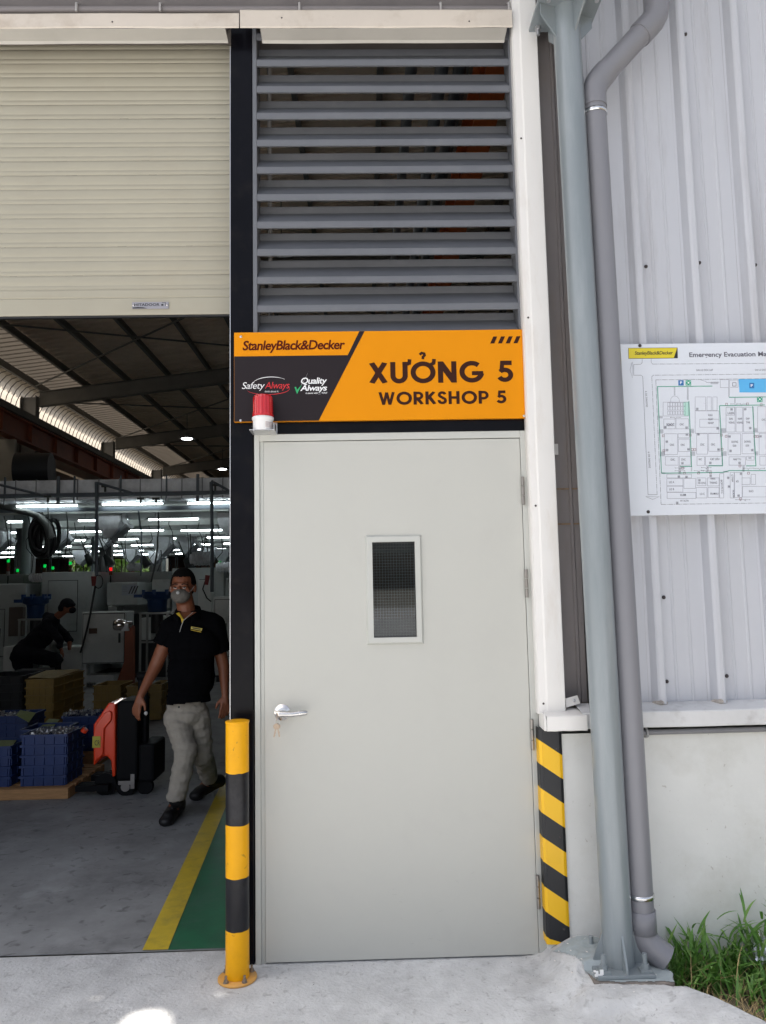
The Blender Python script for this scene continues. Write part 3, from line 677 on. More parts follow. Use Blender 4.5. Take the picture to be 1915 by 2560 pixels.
GL = {  # advance width, list of strokes (closed flag) in units of cap height
 'X': (.82, [([(.14,0),(.68,1)],0,.245), ([(.14,1),(.68,0)],0,.245)]),
 'U': (.80, [([(.125,1),(.125,.40)]+arc(.375,.36,.25,.26,180,360)[0:]+[(.625,.40),(.625,1)],0,W)]),
 'O': (1.04, [(arc(.5,.5,.405,.405,0,342,30),1,W)]),
 'N': (.84, [([(.115,0),(.115,1)],0,W), ([(.125,.93),(.655,.07)],0,.25), ([(.665,0),(.665,1)],0,W)]),
 'G': (1.04, [(arc(.5,.5,.405,.405,48,350,26),0,W), ([(.50,.43),(.965,.43)],0,.19)]),
 '5': (.66, [([(.60,.895),(.185,.895)],0,.21), ([(.215,1.0),(.17,.47)],0,.17), (arc(.30,.335,.245,.235,140,-155,22),0,.2)]),
 'W': (1.12, [([(.09,1),(.33,0)],0,.19), ([(.33,0.02),(.53,.96)],0,.18), ([(.53,.96),(.73,.02)],0,.18), ([(.73,0),(.97,1)],0,.19)]),
 'R': (.72, [([(.115,0),(.115,1)],0,W), ([(.115,.895),(.33,.895)]+arc(.34,.68,.215,.215,90,-90,12)+[(.115,.465)],0,.19), ([(.30,.42),(.57,0)],0,.23)]),
 'K': (.74, [([(.115,0),(.115,1)],0,W), ([(.15,.46),(.58,1)],0,.23), ([(.26,.58),(.62,0)],0,.24)]),
 'S': (.66, [([(x_, y_) for x_, y_ in arc(.315,.73,.19,.175,10,250,14)]+arc(.315,.29,.21,.19,75,-190,16),0,.19)]),
 'H': (.82, [([(.115,0),(.115,1)],0,W), ([(.63,0),(.63,1)],0,W), ([(.115,.5),(.63,.5)],0,.19)]),
 'P': (.68, [([(.115,0),(.115,1)],0,W), ([(.115,.895),(.33,.895)]+arc(.34,.655,.24,.24,90,-90,12)+[(.115,.415)],0,.19)]),
}
GL['O'] = (1.04, [(arc(.5,.5,.405,.405,0,348,30),1,W)])
def word(txt, x0, x1, zb, cap, m, par, y):
    adv = sum(.45 if c == ' ' else GL[c][0]+.06 for c in txt); sx = (x1-x0)/adv/1.0
    x = x0
    for c in txt:
        if c == ' ': x += .45*sx; continue
        mb = MB()
        for k, (pts, closed, w) in enumerate(GL[c][1]):
            v, f = stroke([(a, b) for a, b in pts], w, bool(closed))
            v = [(a, min(max(b, -.012 if c in 'OGSU5' else 0), 1.012 if c in 'OGS' else 1)) for a, b in v]
            mb.add([(x+a*sx, y-.0001*k, zb+b*cap) for a, b in v], f)
        if c == 'U' and txt.startswith('X'):
            v, f = stroke([(.64,.86),(.80,.93),(.82,1.12)], .15); mb.add([(x+a*sx, y-.0002, zb+b*cap) for a, b in v], f)
        if c == 'O' and txt.startswith('X'):
            v, f = stroke([(.80,.85),(.94,.92),(.965,1.12)], .15); mb.add([(x+a*sx, y-.0002, zb+b*cap) for a, b in v], f)
            v, f = stroke([(.38,1.33),(.46,1.41),(.56,1.38),(.58,1.30),(.51,1.22),(.50,1.12)], .11); mb.add([(x+a*sx, y-.0002, zb+b*cap) for a, b in v], f)
        obj('letter', mb, m, par, fix=False); x += (GL[c][0]+.06)*sx
word('XUONG 5', .030, .690, 2.4655, .098, sign_brown, root, L1)
word('WORKSHOP 5', .074, .652, 2.3675, .059, sign_brown, root, L1)
# the two slogans
obj('lettering', text_mesh('Safety', -.534, -.432, 2.449, .032, L2, shear=.22, bold=-.002, spacing=.92), ink_white, root, fix=False)
obj('lettering', text_mesh('Always', -.432, -.322, 2.449, .032, L2, shear=.22, bold=-.002, spacing=.92), ink_red, root, fix=False)
obj('lettering', text_mesh('think about it.', -.433, -.370, 2.432, .009, L2), ink_white, root, fix=False)
def arcstrip(name, pts, ws, m):
    v, f = stroke(pts, .001); mb = MB()
    n = len(pts)
    vv = []
    for i in range(n):
        a = Vector(v[2*i]); b = Vector(v[2*i+1]); c = (a+b)/2; d = (a-b).normalized()*ws[i]/2; vv += [(c.x+d.x, L2, c.y+d.y), (c.x-d.x, L2, c.y-d.y)]
    mb.add(vv, f); obj(name, mb, m, root, fix=False)
p_ = arc(-.405, 2.468, .082, .034, 165, 40, 24); arcstrip('swoosh', p_, [.0006+.0022*math.sin(PI*i/24) for i in range(25)], ink_white)
p_ = arc(-.418, 2.448, .096, .026, -165, 15, 24); arcstrip('swoosh', p_, [.0006+.0022*math.sin(PI*i/24) for i in range(25)], ink_red)
obj('lettering', text_mesh('Quality', -.271, -.155, 2.469, .029, L2, shear=.2, bold=.016, spacing=.92), ink_white, root, fix=False)
obj('lettering', text_mesh('Always', -.275, -.155, 2.437, .027, L2, shear=.2, bold=.018, spacing=.92), ink_white, root, fix=False)
obj('lettering', text_mesh('it starts with __ YOU!', -.251, -.155, 2.4225, .008, L2, shear=.2, bold=.012), ink_white, root, fix=False)
ck = [spx(365, 348), spx(373, 346), spx(378, 362), spx(403, 335), spx(378, 383)]
obj('check_mark', MB().add([(a, L2, b) for a, b in ck], [(0,1,2,3,4)]), ink_green, root, fix=False)
obj('check_tail', MB().add([(spx(403,335)[0], L2, spx(403,335)[1]), (spx(400,338)[0], L2, spx(400,338)[1]), (spx(440,265)[0], L2, spx(440,265)[1])], [(0,1,2)]), ink_white, root, fix=False)
for zx, zy in ((87, 86), (1549, 65), (1553, 496), (86, 520)):
    a, b = spx(zx, zy); obj('screw', MB().lathe([(0, -.003), (.003, -.004), (.005, -.002), (.0065, 0)], (a, SY, b), 12, 'Y'), zinc, root)

# --- red warning beacon
root = thing('warning_beacon', 'red rotating warning light on white base at left end of sign', 'beacon', (-.434, -.07, 2.23))
bc = Vector((-.4345, -.078, 0))
obj('bracket', MB().box(-.489, -.380, -.118, -.004, 2.243, 2.2465).box(-.3835, -.380, -.118, -.05, 2.2465, 2.275).box(-.489, -.380, -.006, -.003, 2.243, 2.30), zinc, root, bev=.001)
for x, y in ((-.47, -.105), (-.405, -.105)): obj('bolt', MB().lathe([(0,-.004),(.005,-.004),(.005,0)], (x, y, 2.243), 6, 'Z', False), zinc, root)
bs_ = obj('base', MB().lathe([(0, 0), (.041, 0), (.043, .003), (.0435, .045), (.047, .048), (.0475, .058), (.044, .061), (0, .061)], (bc.x, bc.y, 2.2465), 40), white_plastic, root)
obj('sticker', MB().add([(bc.x+.0439*math.sin(R(a)), bc.y-.0439*math.cos(R(a)), z) for a in range(20, 81, 10) for z in (2.256, 2.281)], [(2*i, 2*i+2, 2*i+3, 2*i+1) for i in range(6)], True), mat('sticker_pale', (.66, .6, .58), .4), bs_, fix=False)
for k in range(4): obj('sticker_line', MB().add([(bc.x+.0442*math.sin(R(a)), bc.y-.0442*math.cos(R(a)), z) for a in range(24, 77, 8) for z in (2.260+k*.006, 2.2610+k*.006)], [(2*i, 2*i+2, 2*i+3, 2*i+1) for i in range(6)], True), ink_grey, bs_, fix=False)
lens_g = (MB().lathe([(.0445, 0), (.0455, .004), (.0445, .014), (.0435, .016), (.0425, .082), (.040, .092), (.034, .097), (0, .098), (0, .094), (.033, .093), (.038, .088), (.0405, .08), (.042, .004), (.0445, 0)], (bc.x, bc.y, 2.3077), 96))
lens_g.v = [((x-bc.x)*(1+.022*math.cos(16*math.atan2(y-bc.y, x-bc.x)))+bc.x, (y-bc.y)*(1+.022*math.cos(16*math.atan2(y-bc.y, x-bc.x)))+bc.y, z) for x, y, z in lens_g.v]
obj('lens', lens_g, lens_red, root)
obj('reflector', MB().lathe([(0, 0), (.016, 0), (.019, .03), (.017, .07), (0, .075)], (bc.x, bc.y+.004, 2.308), 20), lens_core, root)

# --- roller shutter
root = thing('roller_shutter', 'cream roller shutter half lowered at the left', 'roller shutter', (-2.6, .15, 2.84))
sx0, sx1 = -4.60, -.5885
slat0 = None; top = 4.29
z = 2.981; pitch = .0715
def slat_prof(z): return [(.1475, z), (.1455, z+.003), (.1448, z+.012), (.1455, z+.0195), (.1468, z+.0215), (.1450, z+.0255), (.1432, z+.036), (.1427, z+.046), (.1432, z+.058), (.1445, z+.067), (.1475, z+.0715)]
i = 0
while z+pitch*i < 4.27:
    if slat0 is None: slat0 = obj('slat', MB().extr(slat_prof(z), sx0, sx1, 'YZ', True), cream, root, fix=False)
    else:
        s_ = slat0.copy(); C.objects.link(s_); s_.location.z += pitch*i; s_.rotation_euler = (random.uniform(-.012, .012), random.uniform(-.0006, .0006), 0)
    i += 1
bb = obj('bottom_bar', MB().extr([(.155, 2.981), (.141, 2.980), (.139, 2.975), (.139, 2.944), (.142, 2.9405), (.142, 2.9385), (.138, 2.934), (.137, 2.862), (.139, 2.8555), (.165, 2.8555)], sx0, sx1, 'YZ'), cream, root, fix=False)
obj('rubber_seal', MB().box(sx0, sx1, .142, .16, 2.846, 2.8552), black_trim, root)
np_ = obj('nameplate', MB().box(-1.073, -.902, .132, .1355, 2.882, 2.9155), mat('nameplate_alu', (.32, .31, .33), .4, .6), root, bev=.001)
obj('lettering', text_mesh('HITADOOR', -1.062, -.944, 2.896, .0125, .1313, bold=.02), ink_black, np_, fix=False)
obj('emblem', MB().box(-.936, -.926, .131, .1313, 2.896, 2.904).box(-.933, -.915, .1308, .1311, 2.9095, 2.9115).box(-.917, -.915, .1308, .1311, 2.895, 2.9115), ink_black, np_)
obj('plate_arc', MB().prism([(-1.07, 2.884), (-1.0, 2.884), (-1.02, 2.889), (-1.045, 2.891), (-1.07, 2.889)], .1312, .1318, 'XZ'), ink_black, np_)
for x in (-1.066, -.909): obj('rivet', MB().lathe([(0,-.003),(.003,-.003),(.0045,0)], (x, .132, 2.899), 8, 'Y'), chrome, np_)
obj('shutter_box', MB().box(-4.6, -.59, .18, .5, 4.12, 4.6), black_trim, root)

# --- bollard
bx, by, br = -.5385, -.105, .0305+.0015
bx, by = -.5415, -.112
br = .0475
root = thing('bollard', 'yellow and black banded steel bollard bolted in front of the black post', 'bollard', (bx, by, 0))
for k, (z0, z1) in enumerate(((.012, .196), (.196, .400), (.400, .606), (.606, .812), (.812, 1.016))):
    m = MB(); n = 40
    def zz_(t, z): return z+.0025*noise3(math.cos(t)*2, math.sin(t)*2, z*9) if z not in (.012, 1.016) else z
    vs = [(bx+br*math.cos(2*PI*i/n), by+br*math.sin(2*PI*i/n), zz_(2*PI*i/n, zq)) for zq in (z0, z1) for i in range(n)]
    m.add(vs, [(i, (i+1) % n, n+(i+1) % n, n+i) for i in range(n)], True)
    if k == 4:
        m.add([(bx+br*math.cos(2*PI*i/n), by+br*math.sin(2*PI*i/n), 1.016) for i in range(n)], [tuple(range(n))])
        m.lathe([(br+.0008, 1.008), (br+.0022, 1.012), (br+.0018, 1.017), (br-.003, 1.0185), (0, 1.019)], (bx, by, 0), n)
    obj('yellow_band' if k % 2 == 0 else 'black_band', m, yellow_paint if k % 2 == 0 else black_bollard, root, fix=False)
obj('base_plate', MB().lathe([(0, 0), (.077, 0), (.078, .002), (.078, .008), (.075, .010), (0, .010)], (bx, by, .001), 48), yellow_dusty, root)
for a in (35, 145, 235, 305):
    c = Vector((bx+.064*math.cos(R(a)), by+.064*math.sin(R(a)), .0115))
    m = MB(); m.lathe([(0, 0), (.0115, 0), (.0115, .002), (.0, .002)], c, 12, 'Z', False); m.lathe([(.009, .002), (.009, .010), (0, .0102)], c, 6, 'Z', False); m.tube(c+Vector((0,0,.01)), c+Vector((0,0,.026)), .005, n=8)
    obj('anchor_bolt', m, mat('bolt_steel', (.32, .27, .22), .5, .7, var=.3, vs=90), root)

# --- steel column
root = thing('steel_column', 'tall grey green round steel column on a bolted base plate', 'column', (.963, -.275, .06))
ct, cb, cr = Vector((.938, -.222, 4.12)), Vector((.958, -.245, .075)), .0595
cb = Vector((.966, -.245, .075))
obj('shaft', MB().tube(cb, ct, cr, n=48), steel_paint, root)
m = MB(); m.prism([(.855, -.345), (1.075, -.345), (1.075, -.125), (.855, -.125)], .064, .077, 'XY'); obj('base_plate', m, steel_paint, root, bev=.002)
for ang in (0, 90, 180, 270):
    d = Vector((math.cos(R(ang-90)), math.sin(R(ang-90)), 0)); p = cb+d*(cr-.002); q = cb+d*(cr+.042); t = Vector((-d.y, d.x, 0))*.004
    vs = [p-t, q-t, p-t+Vector((0,0,.13)), q-t+Vector((0,0,.02)), p+t, q+t, p+t+Vector((0,0,.13)), q+t+Vector((0,0,.02))]
    obj('gusset', MB().add(vs, [(0,1,3,2),(4,6,7,5),(0,4,5,1),(1,5,7,3),(3,7,6,2),(2,6,4,0)]), steel_paint, root)
for x, y in ((.885, -.315), (1.045, -.315), (.885, -.155), (1.045, -.155)):
    m = MB(); m.box(x-.022, x+.022, y-.02, y+.02, .0775, .088); m.lathe([(.0155, .088), (.0155, .105), (0, .1055)], (x, y, 0), 6, 'Z', False); m.tube((x, y, .1), (x, y, .142), .0095, n=12)
    obj('anchor_bolt', m, steel_paint, root)
m = MB(); tz = 4.10
m.prism([(.80, -.36), (1.08, -.36), (1.08, -.09), (.80, -.09)], tz, tz+.014, 'XY'); obj('top_plate', m, steel_paint, root, bev=.002)
for ang in (20, 110, 200, 290):
    d = Vector((math.cos(R(ang-90)), math.sin(R(ang-90)), 0)); c0 = Vector((.939, -.222, 0)); p = c0+d*(cr-.002); q = c0+d*(cr+.075); t = Vector((-d.y, d.x, 0))*.004
    vs = [Vector((p.x, p.y, tz-.14))-t, Vector((q.x, q.y, tz-.05))-t, Vector((q.x, q.y, tz-.001))-t, Vector((p.x, p.y, tz-.001))-t]; vs += [v+2*t for v in vs]
    obj('gusset', MB().add(vs, [(0,1,2,3),(4,7,6,5),(0,4,5,1),(1,5,6,2),(3,2,6,7),(0,3,7,4)]), steel_paint, root)
for x, y in ((.835, -.325), (1.045, -.325), (.835, -.125), (1.045, -.125)):
    m = MB(); m.lathe([(0, tz-.017), (.015, tz-.016), (.015, tz-.0005)], (x, y, 0), 6, 'Z', False); m.tube((x, y, tz-.04), (x, y, tz-.014), .009, n=10); obj('bolt', m, zinc, root)
# concrete pad
root = thing('column_pad', 'low concrete pad with pale grey paint under the steel column', 'footing', (.98, -.25, -.05))
m = MB(); poly = [(.83, -.09), (.838, -.345), (1.135, -.372), (1.155, -.30), (1.139, -.178), (1.09, -.08)]
m.prism([(a+.004*noise3(a*30, b*30), b) for a, b in poly], -.07, .060, 'XY')
obj('block', m, mat('raw_concrete', (.22, .19, .165), .9, var=.3, vs=30, bump=.004, bs=90), root, bev=.006)
poly2 = [(.74, -.10), (.80, -.20), (.852, -.352), (1.0, -.362), (1.132, -.368), (1.15, -.30), (1.135, -.178), (1.09, -.085), (.9, -.075)]
m = MB(); xs_ = [.73+.0045*i for i in range(96)]; ys_ = [-.37+.0045*i for i in range(68)]
def inside(x, y, P_):
    c = False; j = len(P_)-1
    for i in range(len(P_)):
        if (P_[i][1] > y) != (P_[j][1] > y) and x < (P_[j][0]-P_[i][0])*(y-P_[i][1])/(P_[j][1]-P_[i][1])+P_[i][0]: c = not c
        j = i
    return c
vs = []; idx = {}; fs = []
for j, y in enumerate(ys_):
    for i, x in enumerate(xs_): idx[i, j] = len(vs); vs.append((x, y, max(.0625, apron_z(x, y)+.0028)))
for j in range(len(ys_)-1):
    for i in range(len(xs_)-1):
        cx, cy = xs_[i]+.006*noise3(i*.12, j*.12), ys_[j]+.006*noise3(i*.12, j*.12+9)
        if inside(cx, cy, poly2): fs.append((idx[i, j], idx[i+1, j], idx[i+1, j+1], idx[i, j+1]))
m.add(vs, fs, True); me = m.mesh('paint_layer'); bm = bmesh.new(); bm.from_mesh(me); bmesh.ops.delete(bm, geom=[v for v in bm.verts if not v.link_faces], context='VERTS'); bm.to_mesh(me); bm.free()
obj('paint_layer', me, mat('pad_grey_paint', (.32, .365, .38), .6, var=.12, vs=12, bump=.003, bs=60, dirt=(.36, .36, .35), damt=.5, ds=14), root, fix=False)
m = MB()
for i in range(46):
    x, y = random.uniform(.72, 1.12), random.uniform(-.44, -.1); s_ = random.uniform(.002, .007); a = random.random()*3
    z = max(.064, apron_z(x, y)+.004) if inside(x, y, poly2) else apron_z(x, y)+.003
    dx, dy = s_*math.cos(a), s_*math.sin(a); m.add([(x-dx, y-dy, z), (x+dy*.5, y-dx*.5, z+.001), (x+dx, y+dy, z+.001), (x-dy*.6, y+dx*.5, z)], [(0,1,2,3)])
o = obj('paint_chips', m, flash_white, None, fix=False); tag(o, 'scattered white paint chips on the mortar around the column base', None, kind='stuff')
m = MB(); x, y, z = .862, -.335, .085
m.box(x-.018, x+.012, y-.003, y+.002, z-.012, z-.004).box(x-.014, x-.004, y-.004, y+.001, z-.004, z+.008).box(x+.002, x+.016, y-.003, y+.002, z-.006, z+.012).box(x-.022, x-.012, y-.004, y+.002, z+.004, z+.010)
tag(obj('paint_scrap', m, ink_white, bev=.001), 'white crumpled scrap at the left edge of column base plate', 'scrap')

# --- downpipe
root = thing('downpipe', 'grey plastic downpipe with elbows beside the steel column', 'downpipe', (1.07, -.2, .12))
r = .0505; p0 = Vector((1.0745, -.215, .20)); p1 = Vector((1.052, -.20, 3.66))
obj('pipe', MB().tube(p0, p1, r, n=40), pvc, root)
def bend(pts, r, n=36): return MB().path(pts, r, n)
e = [Vector((1.052, -.20, 3.655)), Vector((1.0518, -.20, 3.70)), Vector((1.054, -.20, 3.735)), Vector((1.070, -.20, 3.773)), Vector((1.090, -.20, 3.800)), Vector((1.115, -.20, 3.828))]
obj('elbow', bend(e, r+.004), pvc, root)
d0, d1 = Vector((1.10, -.20, 3.812)), Vector((1.315, -.20, 4.045))
obj('pipe', MB().tube(d0, d1, r, n=40), pvc, root)
dd = (d1-d0).normalized()
e = [d1-dd*.06, d1, d1+dd*.025, Vector((1.350, -.20, 4.095)), Vector((1.357, -.20, 4.13)), Vector((1.357, -.20, 4.18))]
obj('elbow', bend(e, r+.005), pvc, root)
obj('pipe', MB().tube((1.357, -.20, 4.15), (1.357, -.20, 7.0), r, n=32), pvc, root)
obj('coupling', MB().lathe([(r+.001, .178), (r+.006, .180), (r+.006, .262), (r+.001, .264)], (1.0745, -.215, 0), 40), pvc, root, fix=False)
e = [Vector((1.0745, -.215, .20)), Vector((1.0747, -.215, .172)), Vector((1.083, -.218, .150)), Vector((1.100, -.224, .128)), Vector((1.128, -.232, .106)), Vector((1.155, -.240, .086))]
obj('elbow', bend(e, [r+.004, r+.004, r+.004, r+.003, r+.003, r+.003]), pvc, root)
for z, lbl in ((3.625, 'a'), (.318, 'b')):
    m = MB(); c = p0.lerp(p1, (z-p0.z)/(p1.z-p0.z)); m.lathe([(r+.001, -.009), (r+.0035, -.008), (r+.0035, .008), (r+.001, .009)], c, 36); m.box(c.x-r-.024, c.x-r-.001, c.y-.030, c.y-.018, z-.008, z+.008)
    m.tube((c.x-r-.012, c.y-.05, z), (c.x-r-.012, c.y-.018, z), .005, n=8)
    obj('pipe_clamp', m, mat('bright_clamp', (.75, .75, .75), .18, 1), root, fix=False)

# --- evacuation map
BY = -.075
root = thing('evacuation_map', 'white emergency evacuation map board screwed to the ribbed cladding', 'sign', (1.5, BY, 1.84))
def mp(zx, zy, y=BY): p = at(1500+zx/3.988, 830+zy/3.988, y); return p
a = mp(198, 122); b = mp(283, 1833); bx0 = (a.x+b.x)/2; bz1 = a.z; bz0 = b.z
obj('board', MB().box(bx0, bx0+1.35, BY, BY+.012, bz0, bz1), map_white, root, bev=.001)
Y1, Y2, Y3 = BY-.0008, BY-.0014, BY-.002
def mpoly(name, pts, m, y=Y2): 
    q = [mp(a_, b_) for a_, b_ in pts]; return obj(name, MB().add([(p.x, y, p.z) for p in q], [tuple(range(len(q)))]), m, root, fix=False)
def mline(mb, pts, w, y=Y2, dash=None):
    q = [mp(a_, b_) for a_, b_ in pts]; q = [(p.x, p.z) for p in q]
    if dash:
        segs = []
        for (xa, za), (xb, zb) in zip(q, q[1:]):
            Ln = math.hypot(xb-xa, zb-za); t = 0; k = 0
            while t < Ln:
                l_ = dash[k % len(dash)]; e_ = min(Ln, t+l_)
                if k % 2 == 0: segs.append([(xa+(xb-xa)*t/Ln, za+(zb-za)*t/Ln), (xa+(xb-xa)*e_/Ln, za+(zb-za)*e_/Ln)])
                t += l_; k += 1
    else: segs = [q]
    for s_ in segs:
        v, f = stroke(s_, w); mb.add([(a_, y, b_) for a_, b_ in v], f)
mpoly('logo_field', [(281,160),(772,156),(775,262),(283,268)], ink_black, Y1); mpoly('logo_field', [(285,164),(768,160),(735,258),(287,264)], logo_yellow, Y2)
pa, pb = mp(345, 228), mp(727, 224); obj('lettering', text_mesh('StanleyBlack&Decker', pa.x, pb.x, pa.z, .0165, Y3, shear=.16, bold=.012, tilt=(pb.z-pa.z)/(pb.x-pa.x), spacing=.93), ink_black, root, fix=False)
pa, pb = mp(890, 250), mp(1655, 240); pw = (pb.x-pa.x)
obj('lettering', text_mesh('Emergency Evacuation Map', pa.x, pa.x+pw*1.055, pa.z, .0215, Y2, bold=.02), ink_grey, root, fix=False)
dk, gk = MB(), MB(); DD = (.022, .003, .004, .003)
mline(dk, [(420,270),(418,310),(405,323),(335,325),(335,432),(405,432),(425,445),(478,1622),(570,1622)], .0013)
mline(dk, [(508,266),(510,305),(525,321),(1655,313)], .0013, dash=DD); mline(dk, [(1655,420),(530,432),(515,447),(568,1620)], .0013, dash=DD)
mline(dk, [(320,298),(298,378),(323,460),(320,298)], .001); mline(dk, [(455,1642),(590,1642),(524,1670),(455,1642)], .001)
mline(dk, [(1655,466),(555,478),(608,1720),(1655,1705)], .0014, dash=DD)
for s_, x_, z_, x2 in (('DAI LO DOC LAP', 960, 390, 1125), ('DAI LO DOC', 1545, 388, 1655)):
    pa, pb = mp(x_, z_), mp(x2, z_); obj('lettering', text_mesh(s_, pa.x, pb.x, pa.z, .0085, Y2), ink_grey, root, fix=False)
for yy in (662, 1270):
    pa = mp(475 if yy < 1000 else 503, yy+84); pw = .071
    me = text_mesh('DUONG SO 9', 0, pw, 0, .0085, Y2); me.transform(Matrix.Translation((pa.x, 0, pa.z)) @ Matrix.Rotation(-PI/2, 4, 'Y')); me.transform(Matrix.Translation((0, 0, 0)))
    obj('lettering', me, ink_grey, root, fix=False)
gr = MB()
for pts in ([(568,545),(1118,540)],[(572,545),(612,1408)],[(612,1408),(1225,1400),(1290,1382),(1655,1382)],[(885,690),(912,1345)],[(912,1340),(800,1342)],[(1285,652),(1655,648)],[(1190,735),(1640,728)],[(1190,735),(1222,1335)],[(1222,1335),(1080,1335)],[(1520,740),(1553,1335)],[(1553,1335),(1455,1335)]):
    mline(gr, pts, .0030, Y2)
obj('green_route', gr, map_green, root, fix=False)
def rect(x0, z0, x1, z1, w=.0009, mb_=gk):
    sh = (z0-480)*.043; sh2 = (z1-480)*.043
    mline(mb_, [(x0, z0), (x1, z0), (x1, z1), (x0, z1), (x0, z0)], w)
rooms = [(628,700,880,838),(635,868,748,966),(757,866,882,966),(640,1015,770,1222),(778,1014,890,1056),(780,1068,892,1192),(650,1242,778,1328),(790,1240,900,1328),
 (947,648,1050,785),(1065,648,1108,785),(1123,648,1166,785),(947,787,1185,1010),(993,870,1185,950),(962,1015,1070,1218),(1082,1012,1198,1190),(966,1240,1040,1330),(1050,1240,1215,1330),
 (1255,750,1340,830),(1255,750,1345,998),(1355,750,1418,998),(1430,750,1530,998),(1275,1015,1400,1225),(1415,1012,1535,1215),(1285,1245,1448,1328),(1460,1240,1535,1278),(1570,745,1655,1000),(1585,1010,1655,1225),(1592,1240,1655,1328),
 (665,1418,910,1455),(665,1462,825,1533),(665,1538,825,1596),(668,1600,955,1660),(835,1460,950,1560),(965,1455,1055,1533),(958,1550,1065,1655),(1075,1550,1185,1650),(1070,1455,1185,1535),(1190,1412,1232,1655),(1296,1400,1335,1655),(1340,1400,1415,1650),(1420,1540,1655,1645),(1415,1455,1495,1520),(1505,1420,1550,1520)]
for r_ in rooms: rect(*r_)
for x_ in range(672, 830, 26):
    for z_ in (705, 745, 790): rect(x_, z_, x_+22, z_+34, .0007)
mline(gk, [(703,700),(705,665),(722,645),(742,638),(770,648),(788,672),(790,700)], .0008)
mline(gk, [(1000,478),(1050,492),(1060,505),(1190,500)], .001); rect(1198, 476, 1280, 555); rect(1290, 480, 1375, 552); rect(1320, 505, 1355, 540, .0018)
# striped crossings
for x0_, z0_, x1_, z1_, vert in ((735,552,750,640,1),(866,552,882,690,1),(1276,560,1292,655,1),(1336,660,1350,722,1),(585,836,628,862,0),(592,970,640,1012,0),(600,1192,650,1238,0),(890,965,945,1010,0),(902,1192,955,1236,0),(1200,960,1260,1008,0),(1208,1190,1270,1236,0),(1535,958,1575,1002,0),(1545,1190,1585,1230,0),(780,1335,805,1420,1),(905,1345,918,1395,1),(1060,1340,1082,1415,1),(1418,1335,1440,1400,1),(1228,1385,1290,1402,0),(612,1400,655,1415,0),(1105,498,1185,520,0)):
    n_s = int(((z1_-z0_) if vert else (x1_-x0_))/7)
    for k in range(n_s):
        if vert: mline(dk, [(x0_, z0_+7*k), (x1_, z0_+7*k)], .0009)
        else: mline(dk, [(x0_+7*k, z0_), (x0_+7*k, z1_)], .0009)
# small exit arrows and equipment marks
for x_, z_ in ((750,852),(795,1356),(795,1384),(1058,1352),(1058,1380),(985,1384),(1350,718),(1412,718),(1478,1358),(1590,1360),(1400,1672),(1445,1672)):
    mline(dk, [(x_-45, z_), (x_-10, z_), (x_, z_+14)], .0009); mline(dk, [(x_+45, z_), (x_+10, z_), (x_, z_+14)], .0009); mline(dk, [(x_-45, z_-4), (x_-50, z_), (x_-45, z_+4)], .0012); mline(dk, [(x_+45, z_-4), (x_+50, z_), (x_+45, z_+4)], .0012)
redk = MB()
for x_, z_ in ((630,1036),(636,1184),(898,1028),(918,1172),(944,1172),(1208,1028),(1256,1040),(1216,1170),(1260,722),(1468,718),(1606,726),(1542,1042),(1568,1042),(822,1358),(840,1408),(980,1406),(1100,1404),(1394,1336),(1480,1408),(1398,1665)):
    rect(x_-10, z_-10, x_+10, z_+10, .0013, redk)
obj('equipment_marks', redk, mat('map_red_brown', (.25, .07, .09), .5, var=0), root, fix=False)
for x_, z_ in ((650,950),(862,954),(665,1094),(668,1178),(865,1024),(880,1170),(980,1020),(1172,962),(1180,1172),(1300,1186),(1290,1042),(1310,772),(1446,770),(1496,958),(1516,1178),(1600,1040),(820,1308),(1098,1306),(1390,1306),(785,1442),(860,1446),(1102,1434),(990,1478),(1276,1455),(1284,1542),(1404,1415),(768,1704),(1380,1632),(968,768)):
    for k in (-6, 6): rect(x_+k-4, z_-10, x_+k+4, z_-1, .0009, dk); rect(x_+k-4, z_+1, x_+k+4, z_+10, .0009, dk)
obj('map_lines', dk, ink_grey, root, fix=False)['kind'] = 'stuff'; obj('room_outlines', gk, mat('map_line_grey', (.16, .15, .20), .5, var=0), root, fix=False)['kind'] = 'stuff'
mpoly('planted_area', [(832,698),(880,696),(886,838),(836,838)], mat('map_pale_green', (.42, .66, .58), .5, var=0), Y1)
mpoly('parking_area', [(1380,470),(1655,466),(1655,603),(1390,603)], map_blue, Y1); mpoly('parking_icon', [(1488,508),(1536,508),(1536,562),(1488,562)], map_dblue, Y2); mpoly('parking_icon', [(780,482),(833,481),(834,533),(781,534)], map_dblue, Y1)
for (x_, z_) in ((797, 520), (1502, 548)):
    pa = mp(x_, z_); obj('lettering', text_mesh('P', pa.x, pa.x+.0095, pa.z, .0125, Y3, bold=.02), ink_white, root, fix=False)
for x_, z_ in ((880, 507), (1591, 672)):
    mpoly('assembly_icon', [(x_-27, z_-26), (x_+27, z_-27), (x_+27, z_+26), (x_-27, z_+27)], map_green, Y2)
    m = MB(); 
    for dx_, dz_, q_ in ((-16,-16,5),(16,-16,5),(-16,16,5),(16,16,5),(0,0,9)):
        c0 = mp(x_+dx_, z_+dz_); m.add([(c0.x+q_*.00043*math.cos(t), Y3, c0.z+q_*.00043*math.sin(t)) for t in [2*PI*i/8 for i in range(8)]], [tuple(range(8))])
    obj('assembly_icon_marks', m, ink_white, root, fix=False)
